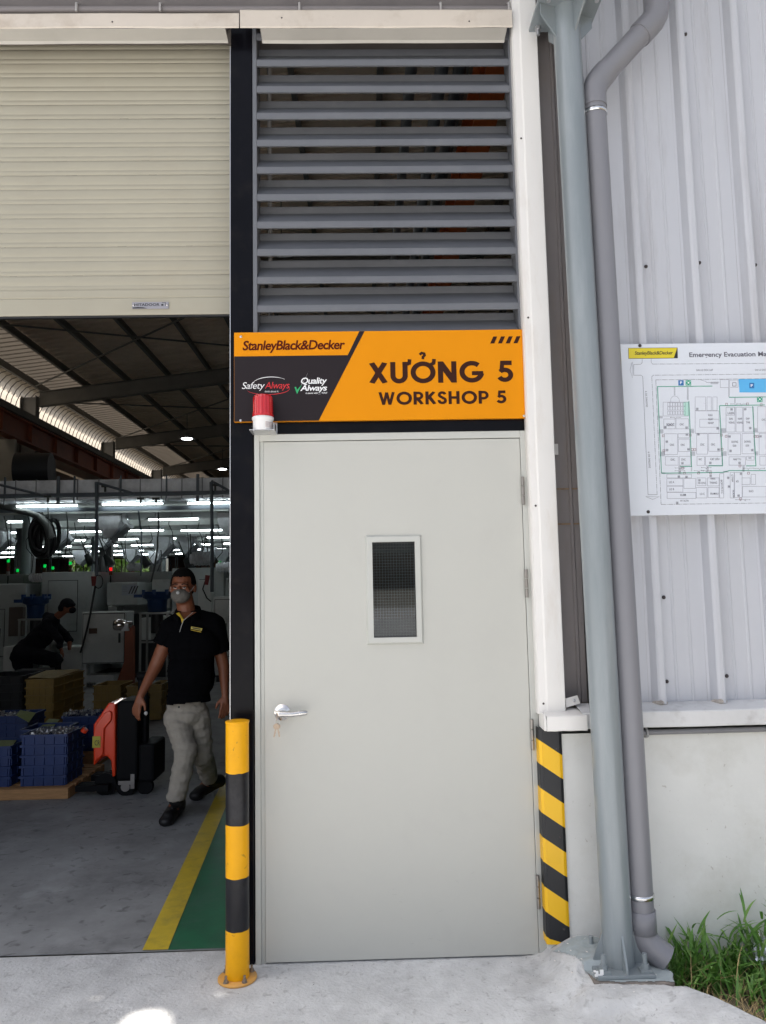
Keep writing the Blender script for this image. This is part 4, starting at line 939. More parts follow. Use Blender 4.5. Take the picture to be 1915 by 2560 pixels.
for s_, x_, z_, x2, cap in (('SQ&QC',662,935,738,.0072),('CNC',793,932,835,.0065),('CNC',695,1136,738,.0065),('CNC',803,1136,845,.0065),('CNC',998,1133,1040,.0065),('CNC',1105,1132,1146,.0065),('CNC',702,1283,745,.0065),('CNC',808,1282,852,.0065),('CNC',1610,885,1650,.0065),('WC',980,1280,1014,.0065),('CAT LIEU',1098,1278,1188,.0065),('WC',1478,1266,1508,.0055),
  ('KHU',1078,840,1120,.0065),('XUAT',1076,880,1128,.0065),('NHAP',1076,918,1132,.0065),('LAZER',1272,820,1334,.0065),('DAI',1288,876,1322,.0062),('VONG',1280,914,1338,.0062),('HAP',1374,876,1416,.0062),('VONG',1362,914,1424,.0062),('DAP',1454,874,1490,.0062),('THE',1454,912,1494,.0062),('DONG',1310,1105,1374,.0062),('GOI',1322,1144,1356,.0062),('DONG',1438,1103,1500,.0062),('GOI',1450,1142,1484,.0062),
  ('NAP TU',1328,1280,1404,.0062),('LO A',688,1508,738,.0065),('LO B',690,1578,738,.0065),('XLBM',796,1635,855,.0065),('LO C',995,1625,1042,.0065),('IN MAU',1100,1623,1178,.0065),('NAN',1102,1472,1146,.0065),('THANG',1092,1514,1166,.0065),('IN CHU',980,1516,1050,.0065),('KHO',1484,1598,1528,.0065),('KD',1355,1500,1380,.0065),('HT XLTN',800,1692,880,.0055)):
    pa, pb = mp(x_, z_), mp(x2, z_); obj('lettering', text_mesh(s_, pa.x, pb.x, pa.z, cap*1.45, Y3, bold=.004 if s_ != 'SQ&QC' else .02), ink_grey, root, fix=False)
for s_, x_, z_, Ln in (('BOM PCCC', 1200, 1475, .061), ('CTNH', 1306, 1422, .032), ('N.KHI', 1318, 1578, .032)):
    pa = mp(x_, z_); me = text_mesh(s_, 0, Ln, 0, .0085, Y3); me.transform(Matrix.Translation((pa.x, 0, pa.z)) @ Matrix.Rotation(PI/2, 4, 'Y')); obj('lettering', me, ink_grey, root, fix=False)
for zx, zy in ((397, 137), (480, 1793)):
    p = mp(zx, zy); obj('screw', MB().lathe([(0, -.007), (.004, -.007), (.005, -.003), (.0075, -.002), (.0075, 0)], (p.x, BY, p.z), 10, 'Y'), dark_screw, root)

# --- canopy over the apron (above the frame; its shade and the one gap in it shape the light)
root = thing('canopy', 'sheet metal canopy roof sheltering the apron in front of the facade', 'canopy', (-2.5, -1.2, 4.5))
CZ = 5.1
hx, hy = -.83+CZ*sd.x/sd.z, -.45+CZ*sd.y/sd.z
can = mat('canopy_sheet', (.30, .29, .27), .5)
x0_, x1_, y0_, y1_ = -7, 2.0, -.74, .045
m = MB(); q4 = .25
m.box(x0_, hx-q4, y0_, y1_, CZ, CZ+.01).box(hx+q4, x1_, y0_, y1_, CZ, CZ+.01).box(hx-q4, hx+q4, y0_, hy-q4, CZ, CZ+.01).box(hx-q4, hx+q4, hy+q4, y1_, CZ, CZ+.01)
nh = 32; inn = []; out_ = []
for i in range(nh):
    t = 2*PI*(i+.5)/nh; c_, s_ = math.cos(t), math.sin(t); k_ = q4/max(abs(c_), abs(s_))
    out_.append((hx+c_*k_, hy+s_*k_, CZ+.005)); rr = 1+.22*noise3(c_*1.3, s_*1.3, 5)+.08*noise3(c_*4, s_*4, 2); inn.append((hx+.105*rr*c_, hy+.125*rr*s_, CZ+.005))
m.add(out_+inn, [(i, (i+1) % nh, nh+(i+1) % nh, nh+i) for i in range(nh)])
obj('roof_sheet', m, can, root, fix=False)
obj('beam', MB().box(  .86, 1.02, -.74, -.02, 4.16, CZ-.01), steel_paint, root); 

m = MB()
for i in range(420):
    x, y = random.uniform(-1.5, 1.25), -.02-abs(random.gauss(0, .22)); x = min(x, edge_x(min(y, -.1))-.01)
    if -.62 < x < -.46 and y > -.2: continue
    s_ = random.choice((.0012, .0018, .0018, .003)); z = apron_z(x, y)+s_*.4; c = Vector((x, y, z)); vv = [Vector([random.uniform(-1, 1) for _ in range(3)]).normalized()*s_ for _ in range(3)]
    m.add([c-vv[0], c+vv[0], c+vv[1], c+vv[2]], [(0,1,2),(0,2,3),(0,3,1),(1,3,2)])
tag(obj('grit', m, mat('grit', (.20, .19, .18), .9, var=.5, vs=200), fix=False), 'loose grit and crumbs of mortar on the apron', None, kind='stuff')
# ================================================================== GRASS AND LITTER
def blade_mesh(mb, base, h, w, lean, dirr, curl, seg=5, fold=.25):
    d = Vector((math.cos(dirr), math.sin(dirr), 0)); s = Vector((-d.y, d.x, 0)); vs = []; p = Vector(base); ang = lean
    for i in range(seg+1):
        t = i/seg; ww = w*(1-t**2.2)*(.55+.9*t if t < .45 else 1)*.5+.0003
        vs += [p-s*ww+Vector((0,0,ww*fold)), p, p+s*ww+Vector((0,0,ww*fold))]
        p = p + (d*math.sin(ang)+Vector((0,0,1))*math.cos(ang))*(h/seg); ang += curl/seg
    mb.add(vs, [(3*i+k, 3*i+k+1, 3*i+k+4, 3*i+k+3) for i in range(seg) for k in (0, 1)], True)
gm = mat('grass_leaf', (.11, .25, .045), .5, var=.45, vs=18); gm2 = mat('grass_leaf_light', (.21, .36, .09), .5, var=.3, vs=18); dry = mat('dry_grass', (.42, .31, .15), .8, var=.35, vs=30)
for m_ in (gm, gm2):
    b_ = m_.node_tree.nodes['Principled BSDF']; n_ = m_.node_tree.nodes; L_ = m_.node_tree.links
    t_ = n_.new('ShaderNodeBsdfTranslucent'); t_.inputs[0].default_value = (.10, .26, .03, 1); a_ = n_.new('ShaderNodeMixShader'); a_.inputs[0].default_value = .3
    L_.new(b_.outputs[0], a_.inputs[1]); L_.new(t_.outputs[0], a_.inputs[2]); L_.new(a_.outputs[0], n_['Material Output'].inputs[0])
ga, gb_, dm = MB(), MB(), MB()
def dens(x, y):     # thick by the wall, thin and dry towards the kerb
    e = edge_x(min(y, -.1)); return x-e
tries = 0
for i in range(5200):
    y = random.uniform(-1.3, -.07); x = random.uniform(1.03, 2.7); e = dens(x, y)
    if e < .03 or (x < 1.18 and y < -.2) or (math.exp(-((x-1.26)/.17)**2-((y+.40)/.15)**2) > random.uniform(.25, .7)): continue
    nearwall = max(0, 1-abs(y+.18)/.28)
    if random.random() > .15+1.0*nearwall + .35*min(1, e/.6): continue
    tall = nearwall*(1 if x > 1.25 else .5)
    h = random.uniform(.04, .10)+tall*random.uniform(.03, .17)*(1+.5*noise3(x*3, y*3)); w = random.uniform(.006, .013)*(1+.5*tall)*random.choice((1, 1, 1.7))
    mb_ = ga if random.random() < .62 else gb_
    blade_mesh(mb_, (x, y, -.045), h, w, random.uniform(.05, .9), random.random()*2*PI, random.uniform(.2, 1.6))
for i in range(60):    # broad leaved stalks standing up against the wall
    x = random.choice((1.20, 1.32, 1.45, 1.52, 1.60, 1.66, 1.72, 1.8, 1.95, 2.1, 2.3))+random.uniform(-.05, .05); y = random.uniform(-.20, -.08); hh = random.uniform(.14, .30)*(1 if x > 1.4 else .7)
    for k in range(6):
        z = -.04+hh*(k/6)
        blade_mesh(ga if k % 2 else gb_, (x+.004*k*random.uniform(-1, 1), y, z), random.uniform(.06, .14), random.uniform(.011, .018), random.uniform(.2, .9), random.random()*2*PI, random.uniform(.2, 1.2))
for i in range(700):
    y = random.uniform(-1.1, -.08); x = random.uniform(1.15, 2.4)
    if dens(x, y) < .05: continue
    blade_mesh(dm, (x, y, -.04), random.uniform(.07, .2)*(1 if y > -.35 else .6), random.uniform(.0015, .004), random.uniform(.2, 1.3), random.random()*2*PI, random.uniform(0, 1.6), 4)
for i in range(4600):
    y = random.uniform(-1.3, -.2); x = random.uniform(1.02, 2.4); e = dens(x, y)
    if e < .005 or (x < 1.16 and y > -.36): continue
    k_ = math.exp(-((x-1.28)/.2)**2-((y+.42)/.16)**2)
    if random.random() > .12+.9*k_+.22*math.exp(-e/.15): continue
    blade_mesh(dm, (x, y, -.04), random.uniform(.03, .09), random.uniform(.0012, .003), random.uniform(.5, 1.45), random.random()*2*PI, random.uniform(-.3, .8), 3)
tag(obj('green_grass', ga, gm, fix=False), 'dark green broad leaved grass growing against the base wall', None, kind='stuff')
tag(obj('pale_grass', gb_, gm2, fix=False), 'lighter green grass blades mixed into the verge', None, kind='stuff')
tag(obj('dry_grass', dm, dry, fix=False), 'dry straw coloured grass beside the concrete pad', None, kind='stuff')
c_ = az(1888, 2395, .03)
m = MB(); nn = 9
for j in range(nn):
    for i in range(nn):
        a, b = i/(nn-1)-.5, j/(nn-1)-.5; m.v.append((c_.x+.03+a*.07+.01*noise3(a*4, b*4), c_.y+b*.05, .06-a*.02+b*.085+.03*noise3(a*9, b*9+3)))
m.f += [(j*nn+i, j*nn+i+1, (j+1)*nn+i+1, (j+1)*nn+i) for j in range(nn-1) for i in range(nn-1)]; m.sm += [False]*((nn-1)**2)
tag(obj('foil_wrapper', m, mat('foil', (.62, .63, .66), .25, .8), solid=.0005, fix=False), 'crumpled silver foil wrapper lying on the grass', 'litter')

# ================================================================== WORKSHOP INTERIOR
mach_grey = mat('machine_grey', (.42, .455, .45), .5, var=.1, vs=3, dirt=(.15, .16, .15), damt=.5, ds=3)
mach_white = mat('machine_white', (.64, .66, .64), .5, var=.08, vs=3, dirt=(.22, .22, .2), damt=.4, ds=4)
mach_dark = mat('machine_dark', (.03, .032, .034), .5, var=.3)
mach_green = mat('machine_pale_green', (.24, .31, .28), .5, var=.1, vs=3)
blue_paint = mat('blue_enamel', (.012, .05, .16), .4, var=.15)
beam_mat = mat('ceiling_beam_paint', (.34, .36, .34), .6, var=.12, vs=2)
slab_mat = mat('ceiling_deck', (.22, .24, .23), .7, var=.2, vs=2)
galv = mat('galvanised_duct', (.76, .78, .81), .5, .0, var=.3, vs=2.6)
hang_mat = mat('dark_steel_rod', (.06, .065, .06), .5, .3)
hose_mat = mat('black_hose', (.012, .013, .014), .5)
tube_mat = mat('fluorescent_tube', (.86, .97, 1.0), .4, var=0, emit=9)
house_mat = mat('lamp_housing', (.35, .36, .36), .5)
# low ceiling deck over the machine area
mb = MB(); mb.box(-24.9, 12, 11.2, 36.5, 3.42, 3.49); struct('machine_area_ceiling', mb, slab_mat)
for i, D in enumerate((14, 17, 20, 23, 26, 29, 32)):
    Y = D-DIST+.45
    o = obj('ceiling_beam', MB().box(-24, 6, Y, Y+.12, 3.07+.012*i, 3.22), beam_mat)
    tag(o, ['grey beam right behind the nearest row of tube lights','grey beam behind the second row of tube lights','grey beam behind the third row of tube lights','grey beam behind the fourth row of tube lights','grey beam behind the fifth row of tube lights','grey beam behind the sixth row of tube lights','grey beam behind the farthest row of tube lights'][i], 'beam', 'beams under the low ceiling')
# tube lights
L0 = None; rows = [14, 17, 20, 23, 26, 29, 32]
rown = ['nearest row', 'second row', 'third row', 'fourth row', 'fifth row', 'sixth row', 'farthest row']
posn = ['leftmost', 'second', 'third', 'fourth', 'fifth', 'sixth', 'seventh', 'eighth', 'ninth']
for ri, D in enumerate(rows):
    k0 = 0
    vis = []
    for k in range(-8, 5):
        x = -4.75+1.54*k+.55
        u = 913+x/D*FPX
        if -70 < u < 600+20: vis.append(x)
    for pi_, x in enumerate(vis):
        lab = 'glowing white fluorescent tube, %s from the left in the %s' % (posn[pi_], rown[ri])
        if pi_ == 0: lab = 'glowing white fluorescent tube, leftmost in the %s' % rown[ri]
        if L0 is None:
            L0 = thing('tube_light', lab, 'light', (x, D-DIST, 3.17), 'fluorescent tube lights over the machines')
            Y = D-DIST
            obj('housing', MB().box(x-.56, x+.56, Y-.03, Y+.03, 3.185, 3.22), house_mat, L0); obj('tube', MB().tube((x-.54, Y, 3.168), (x+.54, Y, 3.168), .018, n=8), tube_mat, L0)
            for dx in (-.4, .4): obj('hanger', MB().tube((x+dx, Y, 3.22), (x+dx, Y, 3.42), .006, n=5), hang_mat, L0)
        else: dup(L0, (x, D-DIST, 3.17+random.uniform(-.012, .012)), random.uniform(-.03, .03), lab)
# galvanised duct and the steel frame in front of it
YD = 10.1
root = thing('air_duct', 'long galvanised rectangular air duct hung above the machines', 'duct', (-3, YD, 3.22))
zt_, zb_ = at(300, 1198, YD).z, at(300, 1247, YD).z
x = -8.6
while x < 3:
    w_ = .36 + random.uniform(-.01, .01)
    m = MB(); m.box(x+.003, x+w_-.003, YD+random.uniform(0, .006), YD+.5, zb_, zt_)
    obj('duct_section', m, galv, root, bev=.004); obj('seam', MB().box(x+w_-.008, x+w_+.008, YD-.012, YD+.51, zb_-.012, zt_+.012), mat('duct_seam', (.30, .31, .33), .5, .5), root); x += w_
frame_dk = mat('blue_grey_frame', (.10, .12, .14), .5, var=.15)
root = thing('pipe_rack', 'long blue grey steel rail and posts in front of the duct', 'rack', (-3, YD-.3, 3.2))
za_ = at(300, 1236, YD-.3).z
obj('rail', MB().box(-9, 3, YD-.33, YD-.27, za_-.035, za_+.035), frame_dk, root)
obj('rail', MB().box(-9, 3, YD+.55, YD+.6, zb_-.15, zb_-.08), frame_dk, root)
for u in (12, 146, 186, 302, 416, 494): 
    p = at(u, 1200, YD-.25); w_ = .022 if u in (146, 494) else .010
    obj('post', MB().box(p.x-w_, p.x+w_, YD-.26, YD-.22, zb_-.1, zt_+.03), frame_dk, root)
for u0, v0, u1, v1 in ((243, 1207, 335, 1234), (528, 1202, 575, 1228), (0, 1212, 115, 1240)):
    a, b = at(u0, v0, YD-.5), at(u1, v1, YD-.4); obj('brace', MB().tube(a, b, .022, n=8), frame_dk, root)
for u, v in ((263, 1215), (538, 1212), (120, 1241), (352, 1246), (390, 1246)):
    p = at(u, v, YD-.45); obj('trolley', MB().box(p.x-.06, p.x+.06, YD-.47, YD-.42, p.z-.02, p.z+.015).box(p.x-.015, p.x+.015, YD-.46, YD-.43, p.z-.1, p.z-.02), hang_mat, root)
# hanging rods, cables and hoses
hang = [  # u,v top; u,v bottom; depth Y; radius; curved?; label
 (241,1205,241,1440,9.6,.030,'thick grey drop pole in the middle holding a red hose reel'),(528,1205,530,1480,9.6,.030,'thick grey drop pole nearest the black post'),
 (119,1240,122,1425,10.4,.011,'thin dark rod hanging above the red capped lamp tower'),(147,1300,146,1435,11.5,.010,'thin rod beside the black coiled hose'),
 (165,1268,160,1400,11,.013,'cable dropping to the right of the coil'),(345,1270,352,1440,10.8,.016,'grey drop pipe left of the masked man'),
 (396,1280,378,1455,10.8,.016,'slanting dark hose just left of the man head'),(476,1335,476,1420,12,.011,'thin rod behind the head of the man'),
 (515,1335,486,1420,12,.013,'slanting cable right of the man head'),(10,1290,18,1400,11,.010,'pale cable at the far left edge'),(27,1305,25,1420,11.2,.009,'second thin cable at the far left edge'),
 (574,1270,575,1345,10.5,.018,'dark hose hanging beside the black post'),(402,1375,392,1430,13,.012,'short hose below the left funnel row'),(437,1370,438,1425,14,.010,'thin rod left behind the dark wall banner'),
 (443,1372,443,1425,14.5,.010,'thin rod right behind the dark wall banner'),(516,1340,520,1430,12.4,.012,'cable between the two right hand lamp rows'),(302,1355,312,1440,12.5,.012,'dark cable beside the elbow of nearest funnel'),(127,1395,127,1432,13,.012,'short brown post on the machine top'),(228,1345,232,1440,11.8,.012,'pipe dropping beside the second round column')]
for u0, v0, u1, v1, Y, r_, lab in hang:
    a, b = at(u0, v0, Y), at(u1, v1, Y); pts = []
    for i in range(9):
        t = i/8; q = a.lerp(b, t); q.x += .05*math.sin(PI*t)*(1 if u1 > u0+4 or u1 < u0-4 else .15)*(1 if random.random() > .3 else .7); pts.append(q)
    cat = 'pole' if 'pole' in lab or 'post' in lab else 'rod' if 'rod' in lab else 'hose' if 'hose' in lab else 'pipe' if 'pipe' in lab else 'cable'
    nm = {'pole': 'drop_pole', 'rod': 'hanging_rod', 'hose': 'air_hose', 'pipe': 'drop_pipe', 'cable': 'hanging_cable'}[cat]
    tag(obj(nm, MB().path(pts, r_, 8), frame_dk if cat in ('pole', 'pipe') else hang_mat), lab, cat)
# long hose running from the reel down to the cabinet
pts = [at(u, v, 9.7) for u, v in ((238,1465),(232,1500),(226,1535),(217,1575),(208,1610),(201,1632))]
tag(obj('air_hose', MB().path(pts, .018, 8), hose_mat), 'long black hose running down in front of the open cabinet door', 'hose')
m = MB(); p = at(237, 1450, 9.6)
root = thing('hose_coupler', 'red and white hose couplers bunched on the middle drop pole', 'coupler', p)
obj('body', MB().tube(p+Vector((0,-.05,.06)), p+Vector((0,-.05,-.10)), .045, .03, 12), mat('dull_red', (.22, .03, .03), .5), root)
obj('cap', MB().tube(p+Vector((-.01,-.05,.12)), p+Vector((-.01,-.05,.06)), .02, n=10), mach_white, root)
obj('loop', MB().path([p+Vector((.08+.07*math.sin(t), -.05, -.03+.11*math.cos(t))) for t in [2*PI*i/14 for i in range(15)]], .008, 6, False), hose_mat, root)
p = at(525, 1450, 9.6)
root = thing('hose_coupler', 'hose coupler with curled lead on the pole nearest the post', 'coupler', p)
obj('body', MB().tube(p+Vector((-.03,-.05,.08)), p+Vector((-.05,-.05,-.08)), .04, .03, 12), MATS['dull_red'], root)
obj('lead', MB().path([p+Vector((-.07, -.05, -.02)), p+Vector((-.11, -.05, -.15)), p+Vector((-.04, -.05, -.3)), p+Vector((.03, -.05, -.36))], .012, 6), hose_mat, root)
# big black coil of hose
p = at(104, 1345, 10.9)
root = thing('hose_coil', 'large black coiled flexible hose hanging below the duct', 'hose coil', p)
for k in range(9):
    hw_, hh_ = .15+random.uniform(-.03, .03), .34+random.uniform(-.06, .03); ox, tl_ = random.uniform(-.05, .06), random.uniform(-.18, .18)
    m = MB(); m.path([Vector((p.x+ox+hw_*math.sin(t)+tl_*hh_*math.cos(t), p.y-.12+.045*k, p.z+.02+hh_*math.cos(t)-.05*(1-abs(math.cos(t))))) for t in [2*PI*i/20 for i in range(21)]], .042, 8, False)
    obj('coil_loop', m, hose_mat, root)
obj('hook', MB().tube(p+Vector((0,0,.3)), p+Vector((0,0,.75)), .015, n=6), hang_mat, root)
obj('feed_hose', MB().path([at(u, v, 10.7) for u, v in ((-20,1262),(30,1272),(70,1280),(98,1290),(118,1312),(128,1345))], .07, 10), mat('grey_flex_hose', (.07, .075, .07), .6), root)
# round columns
cm = mat('round_column_paint', (.27, .31, .31), .5, var=.08)
for u0, u1, v0, Y, lab in ((54, 76, 1292, 13.5, 'round grey green column behind the coiled hose'), (228, 243, 1325, 19, 'thinner round column in the middle of the hall'), (36, 46, 1370, 22, 'farthest round column at the left'), (405, 415, 1372, 23, 'far round column to the left of the man')):
    a, b = at(u0, 1400, Y), at(u1, 1400, Y); r_ = (b.x-a.x)/2
    root = thing('hall_column', lab, 'column', ((a.x+b.x)/2, Y, 0), 'round columns among the machines')
    obj('shaft', MB().tube(((a.x+b.x)/2, Y, 0), ((a.x+b.x)/2, Y, 3.42), r_, n=20), cm, root); obj('cap_plate', MB().box(a.x-.05, b.x+.05, Y-.2, Y+.2, 3.38, 3.41), cm, root)
# exhaust funnels
def make_funnel(loc, label):
    root = thing('exhaust_funnel', label, 'funnel', loc, 'galvanised exhaust funnels over the machines')
    x, y, z = loc
    prof = [(.21, 0), (.205, -.13), (.17, -.27), (.10, -.37), (.035, -.44)]
    for k in range(4):
        (a, za), (b, zb) = prof[k], prof[k+1]
        m = MB(); m.add([(x-a,y-.16,z+za),(x+a,y-.16,z+za),(x+a,y+.16,z+za),(x-a,y+.16,z+za),(x-b,y-.14,z+zb),(x+b,y-.14,z+zb),(x+b,y+.14,z+zb),(x-b,y+.14,z+zb)], [(0,1,5,4),(1,2,6,5),(2,3,7,6),(3,0,4,7)])
        obj('panel', m, galv, root)
    m = MB(); a, b = Vector((x+.02, y-.02, z-.46)), Vector((x+.34, y-.02, z-.22)); m.tube(a, b, .075, n=4, smooth=False); obj('chute', m, MATS['duct_seam'], root)
    obj('elbow', MB().path([(x+.23, y+.02, z+.02), (x+.245, y+.02, z-.07), (x+.29, y+.02, z-.16), (x+.36, y+.02, z-.22), (x+.42, y+.02, z-.24)], [.05,.055,.055,.05,.045], 10), galv, root)
    return root
f0 = None
for (u, v, Y, lab) in ((278,1289,11.4,'nearest galvanised exhaust funnel, hanging over the red signal lamp'),(142,1326,14.0,'galvanised exhaust funnel just right of the black coil'),(404,1343,15.2,'galvanised exhaust funnel left above the head of the man'),(464,1343,15.6,'galvanised exhaust funnel right above the head of the man'),(202,1376,20,'far galvanised funnel in front of the green window'),(324,1372,20.5,'far galvanised funnel in front of the white window'),
   (572,1284,11.6,'galvanised exhaust funnel cut by the black post'),(257,1330,17.5,'galvanised funnel just behind the nearest one'),(60,1362,18.5,'galvanised funnel behind the round column'),(388,1378,23,'small far funnel beside the far round column'),(520,1370,20,'far galvanised funnel right of the wall banner'),(556,1372,19.0,'far galvanised funnel above the right green lamp'),(-4,1330,14,'galvanised funnel cut by the left picture border')):
    p = at(u, v, Y)
    if f0 is None: f0 = make_funnel(tuple(p), lab)
    else: dup(f0, p, random.uniform(-.15, .15), lab, .95)
# signal towers
def tower(u, v, Y, col, label, segs=3):
    p = at(u, v, Y); root = thing('signal_tower', label, 'signal light', (p.x, Y, p.z-.28), 'signal lamp towers on the machines')
    e = mat('lamp_'+col, {'green': (.0, .42, .05), 'red': (.8, .01, .01)}[col], .4, var=0, emit=.6)
    obj('lit_lamp', MB().tube((p.x, Y, p.z-.03), (p.x, Y, p.z+.03), .026, n=12), e, root)
    for k in range(segs):
        obj('lamp_segment', MB().tube((p.x, Y, p.z-.04-.08*(k+1)+.008), (p.x, Y, p.z-.04-.08*k), .033, n=10), mat(['dull_amber', 'dull_red2', 'white_plastic_b'][k % 3], [(.2, .08, .03), (.25, .04, .03), (.4, .38, .36)][k % 3], .4), root)
    obj('pole', MB().tube((p.x, Y, p.z-.04-.08*segs-.3), (p.x, Y, p.z-.04-.08*segs), .012, n=8), hang_mat, root)
for u, v, Y, c, s, lab in ((21,1402,11.3,'green',3,'signal tower lit green at far left with red segment below'),(44,1426,13,'green',1,'small green signal lamp left of the round column'),(112,1415,12.2,'green',1,'green signal lamp below the coiled hose'),(132,1420,13,'green',1,'green signal lamp above the tall grey cabinet'),
   (176,1408,12.2,'green',2,'green signal lamp in front of the green window'),(277,1423,11.6,'red',1,'the only signal lamp lit red'),(326,1418,14,'green',1,'lower of the two close green signal lamps'),(333,1411,15,'green',2,'upper of the two close green signal lamps'),(550,1407,12.5,'green',2,'green signal lamp nearest the black post')):
    tower(u, v, Y, c, lab, s)
# machines
def machine(name, label, u0, u1, v0, v1, Y, dep, m_, doors=(), floor=True, cat='machine', extra=None):
    a, b = at(u0, v0, Y), at(u1, v1, Y); z0 = 0.0 if floor else b.z
    root = thing(name, label, cat, ((a.x+b.x)/2, Y, z0))
    zlow = .12 if floor else b.z
    obj('housing', MB().box(a.x, b.x, Y, Y+dep, zlow, a.z), m_, root, bev=.012)
    if floor: 
        obj('plinth', MB().box(a.x+.05, b.x-.05, Y+.06, Y+dep-.05, 0, .12), mach_dark, root)
    for d in doors:
        (du0, du1, dv0, dv1) = d; p, q = at(du0, dv0, Y-.004), at(du1, dv1, Y-.004)
        dr = obj('door', MB().box(p.x, q.x, Y-.022, Y-.001, q.z, p.z), m_, root, bev=.004)
        obj('door_gap', MB().box(p.x-.012, q.x+.012, Y-.0045, Y-.0005, q.z-.012, p.z+.012), mach_dark, root)
        obj('handle', MB().box(q.x-.08, q.x-.05, Y-.05, Y-.022, (p.z+q.z)/2-.08, (p.z+q.z)/2+.08), hang_mat, dr)
    return root
machine('machine', 'tall grey machine cabinet with a large recessed door panel', 105, 228, 1431, 1660, 10.9, 1.2, mach_grey, [(122, 191, 1453, 1577)])
root = machine('machine', 'pale green machine housing behind the left blue feeder', 58, 106, 1438, 1650, 11.4, 1.2, mach_green)
root = machine('machine', 'low pale machine housing at the far left border', -60, 61, 1461, 1640, 10.8, 1.0, mach_grey, [(-50, 8, 1525, 1640)])
machine('machine', 'grey machine body behind the far left housing', -70, 60, 1437, 1640, 12.2, 1.4, mach_grey)
root = machine('switch_cabinet', 'white switch cabinet standing on a low frame, door closed', 205, 314, 1531, 1658, 9.9, .45, mach_white, [(209, 309, 1536, 1655)], floor=False, cat='cabinet')
p, q = at(222, 1571, 9.86), at(242, 1584, 9.86); obj('plaque', MB().box(p.x, q.x, 9.868, 9.875, q.z, p.z), mat('brown_plaque', (.12, .07, .05), .5), root)
p, q = at(205, 1658, 9.9), at(314, 1658, 9.9); 
for x in (p.x+.02, q.x-.06): obj('leg', MB().box(x, x+.05, 9.92, 9.97, 0, p.z), mach_white, root); obj('leg', MB().box(x, x+.05, 10.25, 10.3, 0, p.z), mach_white, root)
obj('base_frame', MB().box(p.x, q.x-.2, 9.91, 10.3, .08, .2), mach_white, root)
root = machine('machine', 'grey machine head with a paper sheet taped on its front', 268, 343, 1457, 1512, 10.6, 1.0, mach_grey, floor=False)
p, q = at(304, 1462, 10.58), at(342, 1488, 10.58); sh = obj('paper_sheet', MB().box(p.x, q.x, 10.585, 10.592, q.z, p.z), mat('paper_bluish', (.36, .40, .46), .6), root)
for k in range(3): x = p.x+.12+.05*k; obj('printed_part', MB().prism([(x, q.z+.03), (x+.02, q.z+.025), (x+.08, p.z-.03), (x+.06, p.z-.025)], 10.582, 10.5845, 'XZ'), ink_black, sh)
for k in range(4): obj('printed_line', MB().box(p.x+.015, p.x+.1, 10.582, 10.5845, p.z-.03-.03*k, p.z-.025-.03*k), ink_grey, sh)
machine('machine', 'long grey machine bed behind the paper sheet', 228, 420, 1432, 1650, 12.0, 1.3, mach_grey)
machine('machine', 'pale machine panel above the right blue feeder', 380, 425, 1449, 1520, 11.3, .8, mach_white, floor=False)
machine('machine', 'dull grey tall machine right behind the head of the man', 430, 560, 1421, 1650, 11.0, 1.3, mach_grey, [(500, 516, 1450, 1600)])
machine('machine', 'white machine cabinet against the black post with a narrow door', 532, 600, 1492, 1648, 10.2, .8, mach_white, [(538, 574, 1500, 1640)])
machine('machine', 'small pale control box above the white cabinet by the post', 564, 610, 1446, 1496, 10.6, .6, mach_grey, floor=False)
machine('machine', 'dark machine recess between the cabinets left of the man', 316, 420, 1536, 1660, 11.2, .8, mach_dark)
machine('machine', 'low white machine base right of the bending worker', 152, 206, 1618, 1672, 10.0, .6, mach_white, floor=False)
machine('machine', 'narrow white machine side at the left beside the worker', 8, 33, 1617, 1690, 9.9, .5, mach_white)
machine('machine', 'dark gearbox block under the left blue feeder', 22, 56, 1518, 1590, 10.7, .4, mat('machine_brown_dark', (.09, .07, .06), .6), floor=False)
# far machines: row of low boxes behind for depth
for i, (u0, u1, v0, Y, lab) in enumerate(((60,110,1436,17,'far machine top just under the coiled hose'),(150,260,1441,18,'far machine top below the green window'),(290,400,1440,18.5,'far machine top below the white window'),(480,600,1434,18,'far machine top at the right below the banner'))):
    machine('machine', lab, u0, u1, v0, 1600, Y, 1.2, mach_grey)
for i, (u0, u1, v0, v1, Y, lab) in enumerate(((270,292,1516,1562,10.9,'small pale control panel between the switch cabinet and mast'),(352,378,1545,1600,10.9,'grey junction box under the right blue feeder'),(112,150,1582,1612,10.6,'low grey drip tray in front of the tall machine cabinet'),(396,420,1540,1640,10.6,'narrow pale cabinet just left of the man shoulder'),(495,528,1450,1560,10.7,'pale control cabinet between the man and the pole'))):
    machine('control_box', lab, u0, u1, v0, v1, Y, .35, mach_white, floor=False, cat='control box')
for i in range(12):
    u = (70, 96, 186, 212, 262, 288, 318, 372, 425, 462, 498, 548)[i]; Y = 12.2+.5*(i % 5); a, b = at(u, 1290+8*(i % 4), Y), at(u+random.uniform(-14, 14), 1432, Y)
    pts = [a.lerp(b, t/7)+Vector((.07*math.sin(PI*t/7)*random.choice((-1, 1)), 0, 0)) for t in range(8)]
    tag(obj('hanging_cable', MB().path(pts, .009, 6), hose_mat), 'thin cable hanging ' + ('just right of the nearest round column', 'in front of the black hose coil', 'above the left part of the green window', 'above the right part of the green window', 'just left of the red lit signal lamp', 'just right of the red lit signal lamp', 'between red lamp and right blue feeder', 'above the right blue feeder', 'left of the head of the man', 'directly above the head of the man', 'right of the head of the man', 'nearest the black post')[i] + ', among the lamp rows', 'cable', 'thin cables between the lamp rows')
